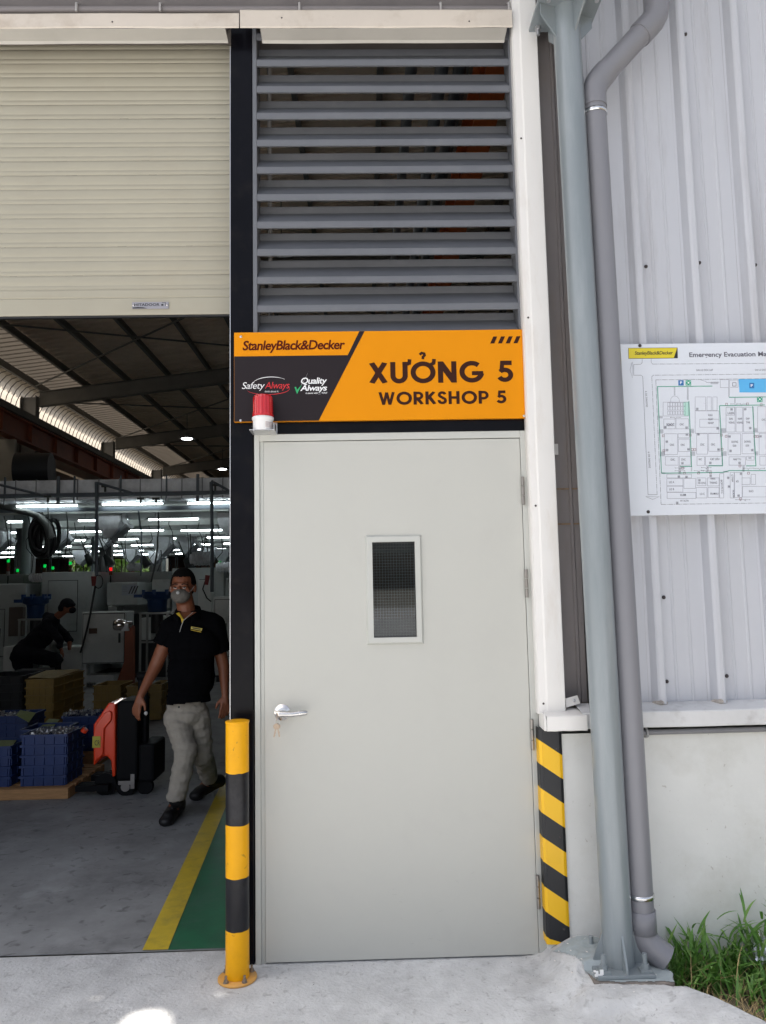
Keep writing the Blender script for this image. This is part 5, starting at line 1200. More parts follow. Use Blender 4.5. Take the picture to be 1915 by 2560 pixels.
# odds and ends on the machine tops
for i, (u, v, Y, lab) in enumerate(((270,1400,12.6,'dark work lamp tilted over the machines, left of the white window'),(362,1402,12.4,'dark swivel lamp tilted over the machines, middle'),(470,1410,12,'olive work lamp tilted above the head of the man'),(222,1398,12.8,'dark work lamp beside the second round column'))):
    p = at(u, v, Y); root = thing('work_lamp', lab, 'lamp', p, 'work lamps over the machines')
    obj('shade', MB().tube(p+Vector((-.05,0,.10)), p+Vector((.07,0,-.12)), .05, .10, 12), mat('lamp_dark', (.035, .04, .04), .5), root); obj('arm', MB().tube(p+Vector((-.05,0,.1)), p+Vector((-.2,.05,.45)), .014, n=6), hang_mat, root)
for i, (u, v, Y, s_, lab) in enumerate(((335,1418,11.7,1,'clear oil cup cluster on the machine left of the man'),(503,1397,11.6,1.6,'silvery pump motor lying on top of machine behind the man'),(562,1418,11,1.2,'silver motor on the machine beside the right green lamp'),(92,1445,11.2,1,'silver motor on the machine under the coiled hose'))):
    p = at(u, v, Y); root = thing('motor', lab, 'motor', p)
    for k in range(5): obj('fin', MB().tube(p+Vector((-.09*s_+.045*s_*k,0,0)), p+Vector((-.06*s_+.045*s_*k,0,.006)), .085*s_, n=14), galv, root)
    obj('core', MB().tube(p+Vector((-.13*s_,0,0)), p+Vector((.15*s_,0,.01)), .06*s_, n=12), galv, root)
# blue bowl feeders
def feeder(u0, u1, v0, v1, Y, lab):
    a, b = at(u0, v0, Y), at(u1, v1, Y); cx = (a.x+b.x)/2; r_ = (b.x-a.x)/2; h = a.z-b.z; z0 = b.z
    root = thing('bowl_feeder', lab, 'feeder', (cx, Y+r_, z0), 'blue vibratory bowl feeders')
    obj('drum', MB().lathe([(0,0),(r_*.62,0),(r_*.64,h*.5),(r_*.70,h*.62),(0,h*.62)], (cx, Y+r_, z0), 28), blue_paint, root)
    obj('bowl', MB().lathe([(r_*.7,h*.60),(r_*.95,h*.68),(r_*.97,h*.9),(r_,h*.9),(r_,h*.97),(r_*.93,h*.97),(r_*.9,h*.75),(0,h*.7)], (cx, Y+r_, z0), 32), blue_paint, root)
    for k in range(7):
        t = 2*PI*k/7+.3; obj('clamp', MB().box(cx+r_*.98*math.cos(t)-.02, cx+r_*.98*math.cos(t)+.02, Y+r_+r_*.98*math.sin(t)-.02, Y+r_+r_*.98*math.sin(t)+.02, z0+h*.82, z0+h*1.06), blue_paint, root)
    obj('chute', MB().box(cx-r_-.12, cx-r_+.02, Y+r_-.08, Y+r_+.05, z0+h*.7, z0+h*.85), blue_paint, root)
    return cx, z0, r_
for args in ((43, 108, 1490, 1546, 9.8, 'dark blue bowl feeder at the left above the bending worker'), (345, 421, 1478, 1530, 9.4, 'dark blue bowl feeder just left of the man')):
    cx, z0, r_ = feeder(*args); Y = args[4]
    root = thing('feeder_stand', 'thin steel stand under the %s blue feeder' % ('left' if args[0] < 100 else 'right'), 'stand', (cx, Y+r_, 0))
    fm_ = mat('stand_steel', (.38, .39, .38), .4, .5)
    obj('table_top', MB().box(cx-r_*.95, cx+r_*.95, Y+.02, Y+2*r_-.02, z0-.03, z0-.004), fm_, root)
    for sx in (-1, 1):
        for sy in (.04, 2*r_-.06): obj('leg', MB().box(cx+sx*r_*.88-.015, cx+sx*r_*.88+.015, Y+sy, Y+sy+.03, 0, z0-.03), fm_, root)
    obj('cross_bar', MB().box(cx-r_*.88, cx+r_*.88, Y+.045, Y+.06, z0-.5, z0-.47), fm_, root); obj('drive_unit', MB().tube((cx, Y+r_, z0-.35), (cx, Y+r_, z0-.03), r_*.4, n=16), mach_dark, root)
# red oxide stanchion of a lifting rig in front of the cabinet
root = thing('lifting_mast', 'rust brown steel mast with a shiny motor head left of the man', 'mast', at(318, 1740, 8.2))
rb = mat('mast_red_oxide', (.26, .07, .028), .5, var=.2)
Y = 8.2; pl = [(310,1712),(334,1712),(334,1568),(327,1560),(312,1573),(311,1640)]
obj('mast_plate', MB().prism([(at(u, v, Y).x, at(u, v, Y).z) for u, v in pl], Y, Y+.08, 'XZ'), rb, root)
pl = [(288,1712),(311,1712),(311,1650)]; obj('gusset', MB().prism([(at(u, v, Y).x, at(u, v, Y).z) for u, v in pl], Y+.02, Y+.05, 'XZ'), rb, root)
p = at(303, 1562, Y); obj('motor_head', MB().lathe([(0,-.10),(.075,-.10),(.085,-.07),(.085,.03),(.05,.06),(.05,.16),(0,.16)], p, 20, 'X'), chrome, root); obj('gear_case', MB().box(p.x+.02, p.x+.12, Y-.05, Y+.1, p.z-.09, p.z+.02), galv, root)
a = at(300, 1712, Y); b = at(322, 1712, Y); obj('foot', MB().box(a.x-.1, b.x+.1, Y-.1, Y+.2, 0, .08), mach_dark, root); obj('foot_column', MB().box(a.x, b.x, Y, Y+.08, .08, a.z+.002), rb, root)
# high bay lamps
root0 = thing('high_bay_lamp', 'hanging bell shaped lamp near the second rafter', 'lamp', (-5.39, 20, 6.25), 'bell lamps hanging from the roof')
obj('shade', MB().lathe([(.02, .14), (.09, .13), (.11, .06), (.24, .01), (.245, 0), (.22, 0), (.1, .05), (0, .06)], (-5.39, 20, 6.25), 24), mat('spun_aluminium', (.5, .5, .5), .35, .7), root0)
obj('bulb', MB().lathe([(0, -.005), (.15, .0), (.15, .01), (0, .012)], (-5.39, 20, 6.25), 18), mat('lamp_glow', (.95, .98, 1), .4, var=0, emit=14), root0)
obj('rod', MB().tube((-5.39, 20, 6.39), (-5.39, 20, roof_z(-5.39)-.2), .008, n=6), hang_mat, root0)
dup(root0, (-5.41, 26, 6.25), None, 'hanging bell shaped lamp farther away by the black post')
for x_, y_, lab in ((-5.4, 8, 'added bell lamp out of view in the bay nearest the roller door'), (-1.2, 8, 'added bell lamp out of view behind the door, front bay'), (-1.2, 14, 'added bell lamp out of view behind the door, second bay'), (-1.2, 20, 'added bell lamp out of view behind the door, third bay'), (3.4, 10, 'added bell lamp out of view behind the ribbed cladding'), (3.4, 20, 'added bell lamp out of view far behind the ribbed cladding')):  # further lamps out of view, added to lift the dim interior
    dup(root0, (x_, y_, 6.25+(.118*(x_+5.4))), None, lab)
# pale partition and dark fan drum high at the left
a, b = at(-60, 1130, 14), at(34, 1200, 14); tag(obj('partition', MB().box(a.x, b.x, 14, 14.1, 3.5, 5.1), mat('partition_cream', (.45, .42, .35), .6)), 'pale ribbed partition panel above the duct at far left', 'partition')
p = at(88, 1168, 12.6); root = thing('extractor_drum', 'large dark extractor drum standing above the duct at left', 'extractor', p)
obj('drum', MB().tube(p+Vector((-.38,0,-.05)), p+Vector((.30,.1,-.05)), .36, n=28), mat('drum_dark', (.016, .018, .022), .5), root); obj('stand', MB().box(p.x-.3, p.x+.25, p.y-.1, p.y+.3, 3.5, p.z-.3), mach_dark, root)
p = at(144, 1188, 20); tag(obj('vent_opening_glow', MB().box(p.x-.12, p.x+.12, 20, 20.05, p.z-.12, p.z+.12), mat('opening_glow', (.9, .92, 1), .5, var=0, emit=1.3)), 'small glowing panel standing in for a daylight opening above the duct', 'opening')  # solid panel whose emission stands in for daylight through an opening
# dark banner and orange shapes on the back wall
a, b = at(418, 1368, 36.8), at(516, 1388, 36.8); root = thing('wall_banner', 'dark banner with white lettering high on the end wall', 'banner', ((a.x+b.x)/2, 36.8, b.z))
obj('cloth', MB().box(a.x, b.x, 36.8, 36.85, b.z, a.z), mach_dark, root); pa = at(480, 1383, 36.78)
obj('lettering', text_mesh('& Jan Plus', pa.x, pa.x+.42, pa.z, .09, 36.78, bold=.01), mat('banner_white', (.6, .6, .6), .5, var=0), root, fix=False)
for tri, lab in ((((528,1391),(546,1391),(537,1379)), 'orange triangular banner piece left on the end wall'), (((551,1391),(578,1391),(572,1379),(556,1379)), 'orange banner piece nearest the post on the end wall')):
    pp = [at(u, v, 36.8) for u, v in tri]; tag(obj('wall_banner', MB().prism([(p.x, p.z) for p in pp], 36.8, 36.86, 'XZ'), orange_beam), lab, 'banner')

# ------------------------------------------------------------------ crates and pallets
blue_c = mat('blue_crate', (.008, .030, .13), .45, var=.12, vs=6); yel_c = mat('yellow_crate', (.27, .17, .035), .5, var=.15, vs=6); blk_c = mat('black_crate', (.012, .012, .014), .5)
CR = {}
def crate(kind, x, y, z, w, d, h, label, grp, rz=0):
    key = (kind, round(w, 2), round(d, 2), round(h, 3)); m_ = {'blue': blue_c, 'yellow': yel_c, 'black': blk_c}[kind]
    if key in CR: 
        c = dup(CR[key], (x, y, z), rz, label); c['group'] = grp; return c
    root = thing('crate', label, 'crate', (0, 0, 0), grp)
    t = .008
    obj('shell', MB().box(-w/2+.012, w/2-.012, -d/2+.012, -d/2+.012+t, 0, h-.004).box(-w/2+.012, w/2-.012, d/2-.012-t, d/2-.012, 0, h-.004).box(-w/2+.012, -w/2+.012+t, -d/2+.021, d/2-.021, 0, h-.004).box(w/2-.012-t, w/2-.012, -d/2+.021, d/2-.021, 0, h-.004).box(-w/2+.0205, w/2-.0205, -d/2+.0205, d/2-.0205, .004, .012), m_, root)
    rim = MB().box(-w/2, w/2, -d/2, -d/2+.0115, h-.018, h).box(-w/2, w/2, d/2-.0115, d/2, h-.018, h).box(-w/2, -w/2+.0115, -d/2+.012, d/2-.012, h-.018, h).box(w/2-.0115, w/2, -d/2+.012, d/2-.012, h-.018, h)
    obj('rim', rim, m_, root)
    for i in range(5):
        x_ = -w/2+.03+(w-.06)*i/4; obj('rib', MB().box(x_-.004, x_+.004, -d/2+.004, -d/2+.0118, .003, h-.0185), m_, root)
    for i in range(4):
        y_ = -d/2+.03+(d-.06)*i/3; obj('rib', MB().box(w/2-.0118, w/2-.004, y_-.004, y_+.004, .003, h-.0185), m_, root)
    root.location = (x, y, z); root.rotation_euler = (0, 0, rz); CR[key] = root; return root
ordn = ['bottom', 'second from bottom', 'third from bottom', 'fourth from bottom', 'fifth from bottom', 'sixth from bottom']
def stack(kind, u0, u1, vtop, Y, zb, n, d, where, rz=0):
    a, b = at(u0, vtop, Y), at(u1, vtop, Y); w = b.x-a.x; h = (a.z-zb)/n; cx = (a.x+b.x)/2
    for i in range(n):
        nm = 'top' if i == n-1 and n > 1 else ordn[i]
        lab = ('%s crate, %s of stack %s' % (kind, nm, where)) if n > 1 else '%s plastic crate %s' % (kind, where)
        crate(kind, cx+random.uniform(-.004, .004), Y+d/2+random.uniform(-.004, .004), zb+h*i, w, d, h, lab, kind+' plastic crates', rz+random.uniform(-.01, .01))
    return cx, zb+h*n, w, d
pine = mat('pallet_wood', (.42, .23, .10), .75, var=.2, vs=9, aniso=(1, 8, 8), dirt=(.25, .12, .05), damt=.4, ds=20)
def pallet(x0, x1, y0, y1, h, label):
    root = thing('wooden_pallet', label, 'pallet', ((x0+x1)/2, (y0+y1)/2, 0))
    n = 6
    for i in range(n):
        ya = y0+(y1-y0-.1)*i/(n-1); obj('board', MB().box(x0, x1, ya, ya+.1, h-.02, h), pine, root, bev=.002)
    for i in range(3):
        xa = x0+(x1-x0-.09)*i/2; obj('stringer', MB().box(xa, xa+.09, y0+.003, y1-.003, .0, h-.0205), pine, root)
    obj('fascia', MB().box(x0, x1, y0-.022, y0-.001, .005, h-.002), pine, root, bev=.003)
    return h
pf = az(172, 1997, 0)      # nearest pallet
YP = pf.y
ph = at(172, 1968, YP).z
pallet(at(-120, 1990, YP).x, at(173, 1990, YP).x, YP, YP+.8, ph, 'pale wooden pallet under the nearest blue crates')
top1 = stack('blue', 49, 168, 1838, YP+.05, ph, 5, .38, 'nearest the orange stacker')
stack('blue', -72, 28, 1868, YP+.05, ph, 4, .38, 'cut by the left picture border')
stack('blue', 49, 160, 1825, YP+.47, ph, 5, .34, 'directly behind the nearest blue stack')
# second row
Y2_ = YP+1.15
pallet(at(-150, 1900, Y2_).x, at(250, 1900, Y2_).x, Y2_, Y2_+.9, .12, 'wooden pallet hidden under the second row of blue crates')
stack('blue', -40, 70, 1792, Y2_+.03, .12, 5, .4, 'at the left in the second row')
stack('blue', 152, 246, 1792, Y2_+.03, .12, 5, .4, 'half hidden left of the orange stacker')
# yellow crates
Y3_ = YP+2.5
pallet(at(20, 1850, Y3_).x, at(210, 1850, Y3_).x, Y3_, Y3_+1.1, .12, 'wooden pallet under the big yellow crate stack')
stack('yellow', 62, 134, 1699, Y3_+.03, .12, 8 if False else 6, .95, 'behind the blue crates, the tallest yellow one')
Y4_ = YP+3.3
stack('yellow', 232, 302, 1714, Y4_, .02, 5, .5, 'in the middle behind the orange stacker')
stack('yellow', 314, 352, 1716, Y4_+.1, .02, 5, .5, 'behind the hand of the man')
stack('yellow', 372, 404, 1712, Y4_+.2, .02, 5, .5, 'just left of the man trousers')
stack('black', -50, 56, 1692, Y3_+.3, .12, 6, .6, 'at the left border behind the blue crates')
# small metal parts and papers on top of the crates
def pile(x, y, z, w, d, n, label):
    m = MB()
    for i in range(n):
        px, py = x+random.uniform(-w/2, w/2), y+random.uniform(-d/2, d/2); s_ = random.uniform(.008, .02); v_ = [Vector([random.uniform(-1, 1) for _ in range(3)]).normalized()*s_ for _ in range(3)]
        c = Vector((px, py, z+.012*random.random())); m.add([c-v_[0], c+v_[0], c+v_[1], c+v_[2]], [(0,1,2),(0,2,3),(0,3,1),(1,3,2)])
    tag(obj('metal_parts', m, zinc), label, None, kind='stuff')
def paper(pts, label, m_=None):
    m = MB(); m.add(pts, [(0,1,2,3)]); tag(obj('paper_sheet', m, m_ or mat('green_paper', (.20, .24, .09), .7), solid=.001, fix=False), label, 'paper')
cx, zt__, w_, d_ = top1
pile(cx, YP+.24, zt__-.012, w_*.85, .3, 260, 'small steel parts heaped in the nearest blue crate')
pile(at(15, 1792, Y2_+.2).x, Y2_+.22, at(15, 1792, Y2_+.03).z-.01, .3, .3, 160, 'small steel parts heaped in the left second row crate')
pile(at(200, 1792, Y2_+.2).x, Y2_+.22, at(15, 1792, Y2_+.03).z-.01, .3, .3, 160, 'small steel parts heaped beside the orange stacker')
def P3(u, v, Y): return tuple(at(u, v, Y))
paper([P3(40,1788,YP+1.0), P3(72,1806,YP+.95), P3(90,1782,YP+1.1), P3(50,1775,YP+1.15)], 'green paper sheet lying on the left blue crates')
paper([P3(92,1826,YP+.6), P3(122,1830,YP+.55), P3(150,1798,YP+.95), P3(122,1797,YP+1.0)], 'green grey paper sheet on the crates in the middle')
paper([P3(122,1833,YP+.35), P3(200,1828,YP+.4), P3(205,1820,YP+.6), P3(130,1822,YP+.6)], 'long pale paper lying over the nearest blue stack')
paper([P3(-10,1872,YP+.1), P3(28,1868,YP+.1), P3(42,1850,YP+.4), P3(-10,1850,YP+.4)], 'green paper on the crates at the left border')
paper([P3(70,1694,Y3_+.1), P3(132,1696,Y3_+.1), P3(205,1672,Y3_+.9), P3(115,1676,Y3_+.9)], 'brown wrapping paper over the tallest yellow crate stack', mat('brown_paper', (.30, .22, .08), .8, var=.3, vs=20))
# ------------------------------------------------------------------ orange pallet stacker
YS = az(280, 1965, 0).y
YS = 2.75
root = thing('pallet_stacker', 'orange and black electric pallet stacker parked beside the crates', 'stacker', (at(285, 1960, YS).x, YS, 0))
org = mat('stacker_orange', (.78, .050, .008), .3, var=.04, coat=.3)
q = lambda u, v: (at(u, v, YS).x, at(u, v, YS).z)
pl = [(233,1916),(233,1812),(250,1790),(271,1757),(309,1747),(288,1762),(288,1940),(280,1945),(277,1903),(268,1892),(256,1893),(246,1905)]
cov = MB(); c2 = [q(u, v) for u, v in [(233,1916),(233,1812),(250,1788),(271,1757),(288,1757),(288,1940),(280,1944),(277,1903),(267,1891),(256,1892),(246,1902)]]
cov.prism(c2, YS, YS+.30, 'XZ'); obj('cover', cov, org, root, bev=.012)
obj('cover_bulge', MB().prism([q(u, v) for u, v in [(236,1830),(240,1812),(262,1782),(272,1776),(281,1779),(280,1800),(262,1822),(260,1885),(238,1905)]], YS-.022, YS-.001, 'XZ'), org, root, bev=.008)
x0_, z0_ = q(233.5, 1868); x1_, z1_ = q(254, 1839); st = obj('label', MB().box(x0_, x1_, YS-.0255, YS-.0225, z0_, z1_), mat('label_yellow', (.42, .38, .04), .5), root)
obj('lettering', text_mesh('CR', x0_+.018, x1_-.003, z0_+.018, .04, YS-.0262, bold=.01), ink_black, st, fix=False)
blk = mat('stacker_black', (.006, .0065, .008), .6, var=.2, spec=.12)
x0_, z0_ = q(289, 1950); x1_, z1_ = q(345, 1752)
obj('body', MB().box(x0_, x1_, YS+.0, YS+.34, .12, z1_), blk, root, bev=.02)
obj('cover_edge', MB().prism([q(288, 1760), q(309, 1747), q(309, 1744), q(286, 1757)], YS-.01, YS+.02, 'XZ'), chrome, root)
x2_, _ = q(384, 1900); _, z2_ = q(350, 1862); obj('battery_box', MB().box(x1_, x2_, YS+.02, YS+.36, .1, z2_), blk, root, bev=.02)
for u in (350, 362): 
    a = at(u, 1862, YS+.1); b = at(u+2, 1690, YS+.12); obj('tiller_arm', MB().tube(a, b, .022, n=10), blk, root)
obj('tiller_head', MB().tube(at(345, 1690, YS+.12), at(372, 1690, YS+.12), .035, n=12), blk, root); p = at(365, 1783, YS+.05); obj('button', MB().lathe([(0,-.01),(.014,-.008),(.015,0)], p, 12, 'Y'), white_plastic, root)
wx, wz = q(312, 1940); 
for dy in (.02, .22): 
    w_ = obj('wheel', MB().tube((wx, YS+dy, .07), (wx, YS+dy+.05, .07), .07, n=24), blk, root); obj('hub', MB().tube((wx, YS+dy-.006, .07), (wx, YS+dy, .07), .035, n=16), chrome, w_)
obj('castor', MB().tube((x2_-.08, YS+.05, .06), (x2_-.08, YS+.1, .06), .06, n=20), blk, root); obj('drive_wheel', MB().tube((q(258, 1940)[0], YS+.05, .085), (q(258, 1940)[0], YS+.16, .085), .085, n=24), blk, root)
obj('castor_fork', MB().box(wx-.05, wx+.06, YS+.0, YS+.012, .09, .12).box(wx+.045, wx+.075, YS-.005, YS+.012, .06, .17), chrome, root)
for dx in (-.0, .34): obj('fork', MB().box(x0_-.30, x0_-.05, YS+dx-.02, YS+dx+.12, .05, .095), blk, root)
obj('orange_valve', MB().tube(at(208, 1830, YS+.2), at(214, 1822, YS+.2), .025, n=12), org, root)

# ------------------------------------------------------------------ people
def capsule(p0, p1, r0, r1=None, n=14, k=5, sy=1):
    p0, p1 = Vector(p0), Vector(p1); r1 = r0 if r1 is None else r1; d = p1-p0; L = max(d.length, 1e-4); d.normalize()
    a = Vector((0,1,0)) if abs(d.y) < .9 else Vector((1,0,0)); e1 = d.cross(a).normalized(); e2 = d.cross(e1)
    prof = [(r0*math.sin(PI/2*i/k), -r0*math.cos(PI/2*i/k)) for i in range(1, k+1)] + [(r1*math.cos(PI/2*i/k), L+r1*math.sin(PI/2*i/k)) for i in range(0, k)]
    vs = [p0-d*r0]
    for r, h in prof: vs += [p0+d*h+e1*(r*math.cos(2*PI*i/n))+e2*(r*sy*math.sin(2*PI*i/n)) for i in range(n)]
    vs.append(p1+d*r1); fs = [(0, 1+(i+1) % n, 1+i) for i in range(n)]; m_ = len(prof)
    for j in range(m_-1): fs += [(1+j*n+i, 1+j*n+(i+1) % n, 1+(j+1)*n+(i+1) % n, 1+(j+1)*n+i) for i in range(n)]
    fs += [(1+(m_-1)*n+i, 1+(m_-1)*n+(i+1) % n, len(vs)-1) for i in range(n)]
    return vs, fs
def ellips(c, r, n=20, k=12, tilt=0):
    vs = []; c = Vector(c); Rm = Matrix.Rotation(tilt, 3, 'X')
    for j in range(1, k):
        t = PI*j/k
        for i in range(n): vs.append(c+Rm @ Vector((r[0]*math.sin(t)*math.cos(2*PI*i/n), r[1]*math.sin(t)*math.sin(2*PI*i/n), r[2]*math.cos(t))))
    vs = [c+Rm @ Vector((0,0,r[2]))]+vs+[c-Rm @ Vector((0,0,r[2]))]
    fs = [(0, 1+i, 1+(i+1) % n) for i in range(n)]
    for j in range(k-2): fs += [(1+j*n+i, 1+(j+1)*n+i, 1+(j+1)*n+(i+1) % n, 1+j*n+(i+1) % n) for i in range(n)]
    fs += [(1+(k-2)*n+i, len(vs)-1, 1+(k-2)*n+(i+1) % n) for i in range(n)]
    return vs, fs
def blob(parts, voxel=.008, smooth=6, wr=0, wf=14, cut=None):
    mb = MB()
    for vs, fs in parts: mb.add(vs, fs)
    me = mb.mesh('b'); bm = bmesh.new(); bm.from_mesh(me); bmesh.ops.recalc_face_normals(bm, faces=bm.faces); bm.to_mesh(me); bm.free()
    o = bpy.data.objects.new('b', me); C.objects.link(o); r = o.modifiers.new('r', 'REMESH'); r.mode = 'VOXEL'; r.voxel_size = voxel
    s = o.modifiers.new('s', 'SMOOTH'); s.factor = .5; s.iterations = smooth
    me2 = bpy.data.meshes.new_from_object(o.evaluated_get(bpy.context.evaluated_depsgraph_get())); bpy.data.objects.remove(o)
    if wr or cut:
        bm = bmesh.new(); bm.from_mesh(me2); bm.normal_update()
        if cut: bmesh.ops.delete(bm, geom=[v for v in bm.verts if cut(v.co)], context='VERTS')
        if wr:
            for v in bm.verts:
                c = v.co; v.co = c+v.normal*wr*(noise3(c.x*wf*.6, c.y*wf*.6, c.z*wf*1.5)+.5*noise3(c.x*wf*2, c.z*wf*2.6, c.y*wf))
        bm.to_mesh(me2); bm.free()
    me2.polygons.foreach_set('use_smooth', [True]*len(me2.polygons)); return me2
skin = mat('skin', (.24, .085, .042), .5, var=.08, vs=20)
hairm = mat('black_hair', (.005, .004, .004), .8, var=.3, vs=90, spec=.15)
def hand(wr, dirn, side, s=1, curl=.4, fwd=Vector((0,-1,0))):
    # wrist point, direction of the hand, side = vector towards the thumb
    d = dirn.normalized(); t = (side-d*side.dot(d)).normalized(); nrm = d.cross(t).normalized(); 
    if nrm.dot(fwd) < 0: nrm = -nrm
    out = [capsule(wr, wr+d*.04*s, .024*s, .028*s, sy=.8)]
    pal = wr+d*.065*s
    for k in (-1, 0, 1): out.append(capsule(wr+d*.03*s+t*k*.014*s, wr+d*.088*s+t*k*.022*s, .015*s, .013*s))
    L = (.068, .076, .072, .056)
    for k in range(4):
        b = wr+d*.088*s+t*(.030-.020*k)*s; l = L[k]*s; a1 = curl*(.5+.12*k); p = b
        for j, f in enumerate((.42, .32, .26)):
            dd = d*math.cos(a1*(j+.6))+nrm*math.sin(a1*(j+.6)); q_ = p+dd*l*f; out.append(capsule(p, q_, (.0088-.0008*j)*s, (.0082-.0009*j)*s, 10, 3)); p = q_
    b = wr+d*.025*s+t*.022*s; q1 = b+(t*.62+d*.7+nrm*.25).normalized()*.04*s; q2 = q1+(d*.92+t*.2+nrm*.3).normalized()*.032*s
    out += [capsule(b, q1, .013*s, .0105*s, 10, 3), capsule(q1, q2, .0105*s, .0085*s, 10, 3)]
    return out
YM = 2.25
A = lambda u, v, y=YM: at(u, v, y)
HC = A(457, 1467); 
foot_f, foot_r = az(432, 2045, 0), az(506, 1996, 0)
man = thing('person', 'man in black polo shirt, beige trousers and grey face mask walking out', 'person', (A(468, 1700).x, YM, 0))
neckp = A(470, 1548, 2.28); lsh, rsh = A(427, 1572, 2.26), A(536, 1566, 2.30)
lel, lwr = A(388, 1668, 2.24), A(352, 1738, 2.13); rel, rwr = A(559, 1668, 2.33), A(563, 1738, 2.28)
lhip, rhip = A(442, 1795, 2.25), A(492, 1792, 2.30); lkn, rkn = A(465, 1880, 2.13), A(505, 1888, 2.33)
lan, ran = Vector((A(441, 1998, 2.05))), A(525, 1950, 2.62)
parts = [ellips(HC+Vector((0,.012,.022)), (.081,.098,.108)), ellips(HC+Vector((0,-.02,-.058)), (.064,.072,.075)), ellips(HC+Vector((0,-.052,-.01)), (.058,.042,.05)),
  ellips(HC+Vector((0,-.098,-.022)), (.014,.02,.026)), ellips(HC+Vector((0,-.105,-.036)), (.019,.014,.011)), capsule(HC+Vector((-.045,-.082,.018)), HC+Vector((.045,-.082,.018)), .013),
  ellips(HC+Vector((-.086,.012,-.012)), (.012,.022,.034)), ellips(HC+Vector((.086,.012,-.012)), (.012,.022,.034)), ellips(HC+Vector((-.045,-.062,-.03)), (.026,.026,.024)), ellips(HC+Vector((.045,-.062,-.03)), (.026,.026,.024)),
  capsule(HC+Vector((0,.02,-.05)), neckp, .062, .068),
  capsule(lsh, rsh, .07), ellips(A(480, 1605, 2.29), (.155,.09,.15)), ellips(A(474, 1690, 2.29), (.135,.09,.17)), ellips(A(468, 1765, 2.28), (.115,.09,.11)),
  capsule(lsh, lel, .054, .047), capsule(lel, lwr, .046, .026, sy=1.1), capsule(rsh, rel, .054, .043), capsule(rel, rwr, .043, .025, sy=1.1),
  capsule(lhip, lkn, .08, .056), capsule(lkn, lan, .055, .038), capsule(rhip, rkn, .08, .056), capsule(rkn, ran, .055, .038),
  capsule(lan, Vector((foot_f.x, foot_f.y, .05)), .036, .04), capsule(ran, Vector((foot_r.x, foot_r.y+.06, .07)), .036, .04)]
parts += hand(lwr, A(338, 1785, 2.10)-lwr, Vector((.9, -.5, 0)), 1.08, .55, Vector((.3, -.2, -.2)))
parts += hand(rwr, A(561, 1790, 2.24)-rwr, Vector((-.9, -.6, 0)), 1.05, .5, Vector((-.3, -.2, -.1)))
obj('body', blob(parts, .0052, 4), skin, man, fix=False)
def hair_cut(c):
    r = c-HC; 
    if r.y < -.045: lim = .068
    elif r.y < .0: lim = .02-(r.y+.045)*.6
    else: lim = -.045-.35*r.y
    return r.z < lim
obj('hair', blob([ellips(HC+Vector((0,.016,.027)), (.088,.104,.112), 28, 18)], .007, 2, .002, 60, hair_cut), hairm, man, fix=False, solid=.006)
for sx in (-1, 1):
    e_ = HC+Vector((sx*.032, -.0935, -.004))
    obj('eyebrow', MB().path([e_+Vector((-sx*.018, -.006, .019)), e_+Vector((0, -.009, .024)), e_+Vector((sx*.024, .006, .018))], [.0035, .0045, .003], 6), hairm, man)
    ey = obj('eye', MB().lathe([(0,.006),(.008,.005),(.0115,0),(.008,-.004),(0,-.006)], e_+Vector((0,.002,0)), 14, 'Y'), mat('eye_white', (.45, .40, .38), .3), man); ey.scale = (1.1, 1, .62)
    obj('pupil', MB().lathe([(0,-.0075),(.004,-.007),(.0055,-.004)], e_+Vector((0,.001,0)), 10, 'Y'), mat('pupil', (.012,.008,.006), .15), man)
mk = mat('mask_grey_cloth', (.14, .13, .115), .75, var=.1, vs=30)
obj('face_mask', blob([ellips(HC+Vector((0,-.068,-.062)), (.070,.055,.052)), ellips(HC+Vector((0,-.098,-.042)), (.026,.030,.034)), ellips(HC+Vector((0,-.06,-.085)), (.056,.058,.034))], .005, 4, .002, 50), mk, man, fix=False)
obj('mask_valve', MB().lathe([(0,-.006),(.010,-.005),(.012,0)], HC+Vector((-.004,-.131,-.042)), 14, 'Y'), mat('mask_valve', (.6,.6,.6), .2), man)
for sx in (-1, 1): obj('mask_strap', MB().path([HC+Vector((sx*.06,-.08,-.045)), HC+Vector((sx*.078,-.045,-.02)), HC+Vector((sx*.088,.012,.018))], .0025, 6), mat('strap', (.4,.4,.4), .5), man)
shirt_m = mat('black_polo_cloth', (.0035, .0037, .0048), .9, var=.2, vs=30, spec=.05)
zhem = A(470, 1758).z
Sh = [capsule(lsh+Vector((.005,0,.004)), rsh+Vector((-.005,0,.004)), .083), capsule(lsh, A(405, 1606, 2.24), .08, .062), capsule(rsh, A(555, 1622, 2.32), .08, .062), ellips(A(481, 1612, 2.27), (.205,.135,.17)), ellips(A(476, 1685, 2.26), (.188,.145,.20)), ellips(A(466, 1752, 2.27), (.172,.136,.17)),
  capsule(neckp+Vector((0,0,-.03)), neckp+Vector((0,.0,.012)), .088, .070), capsule(lsh+Vector((.02,.01,.03)), neckp+Vector((-.03,.02,.01)), .07, .065), capsule(rsh+Vector((-.02,.01,.03)), neckp+Vector((.03,.02,.01)), .07, .065)]
ls_e, rs_e = A(403, 1613, 2.24), A(557, 1630, 2.32)
ld_, rd_ = (lel-lsh).normalized(), (rel-rsh).normalized()
def shirt_cut(c):
    if c.z < zhem+.012*math.sin(c.x*9): return True
    if (c-ls_e).dot(ld_) > 0 and c.x < ls_e.x+.06: return True
    if (c-rs_e).dot(rd_) > 0 and c.x > rs_e.x-.06: return True
    return False
sh_me = blob(Sh, .0075, 5, .007, 8, shirt_cut); obj('polo_shirt', sh_me, shirt_m, man, fix=False, solid=.004)
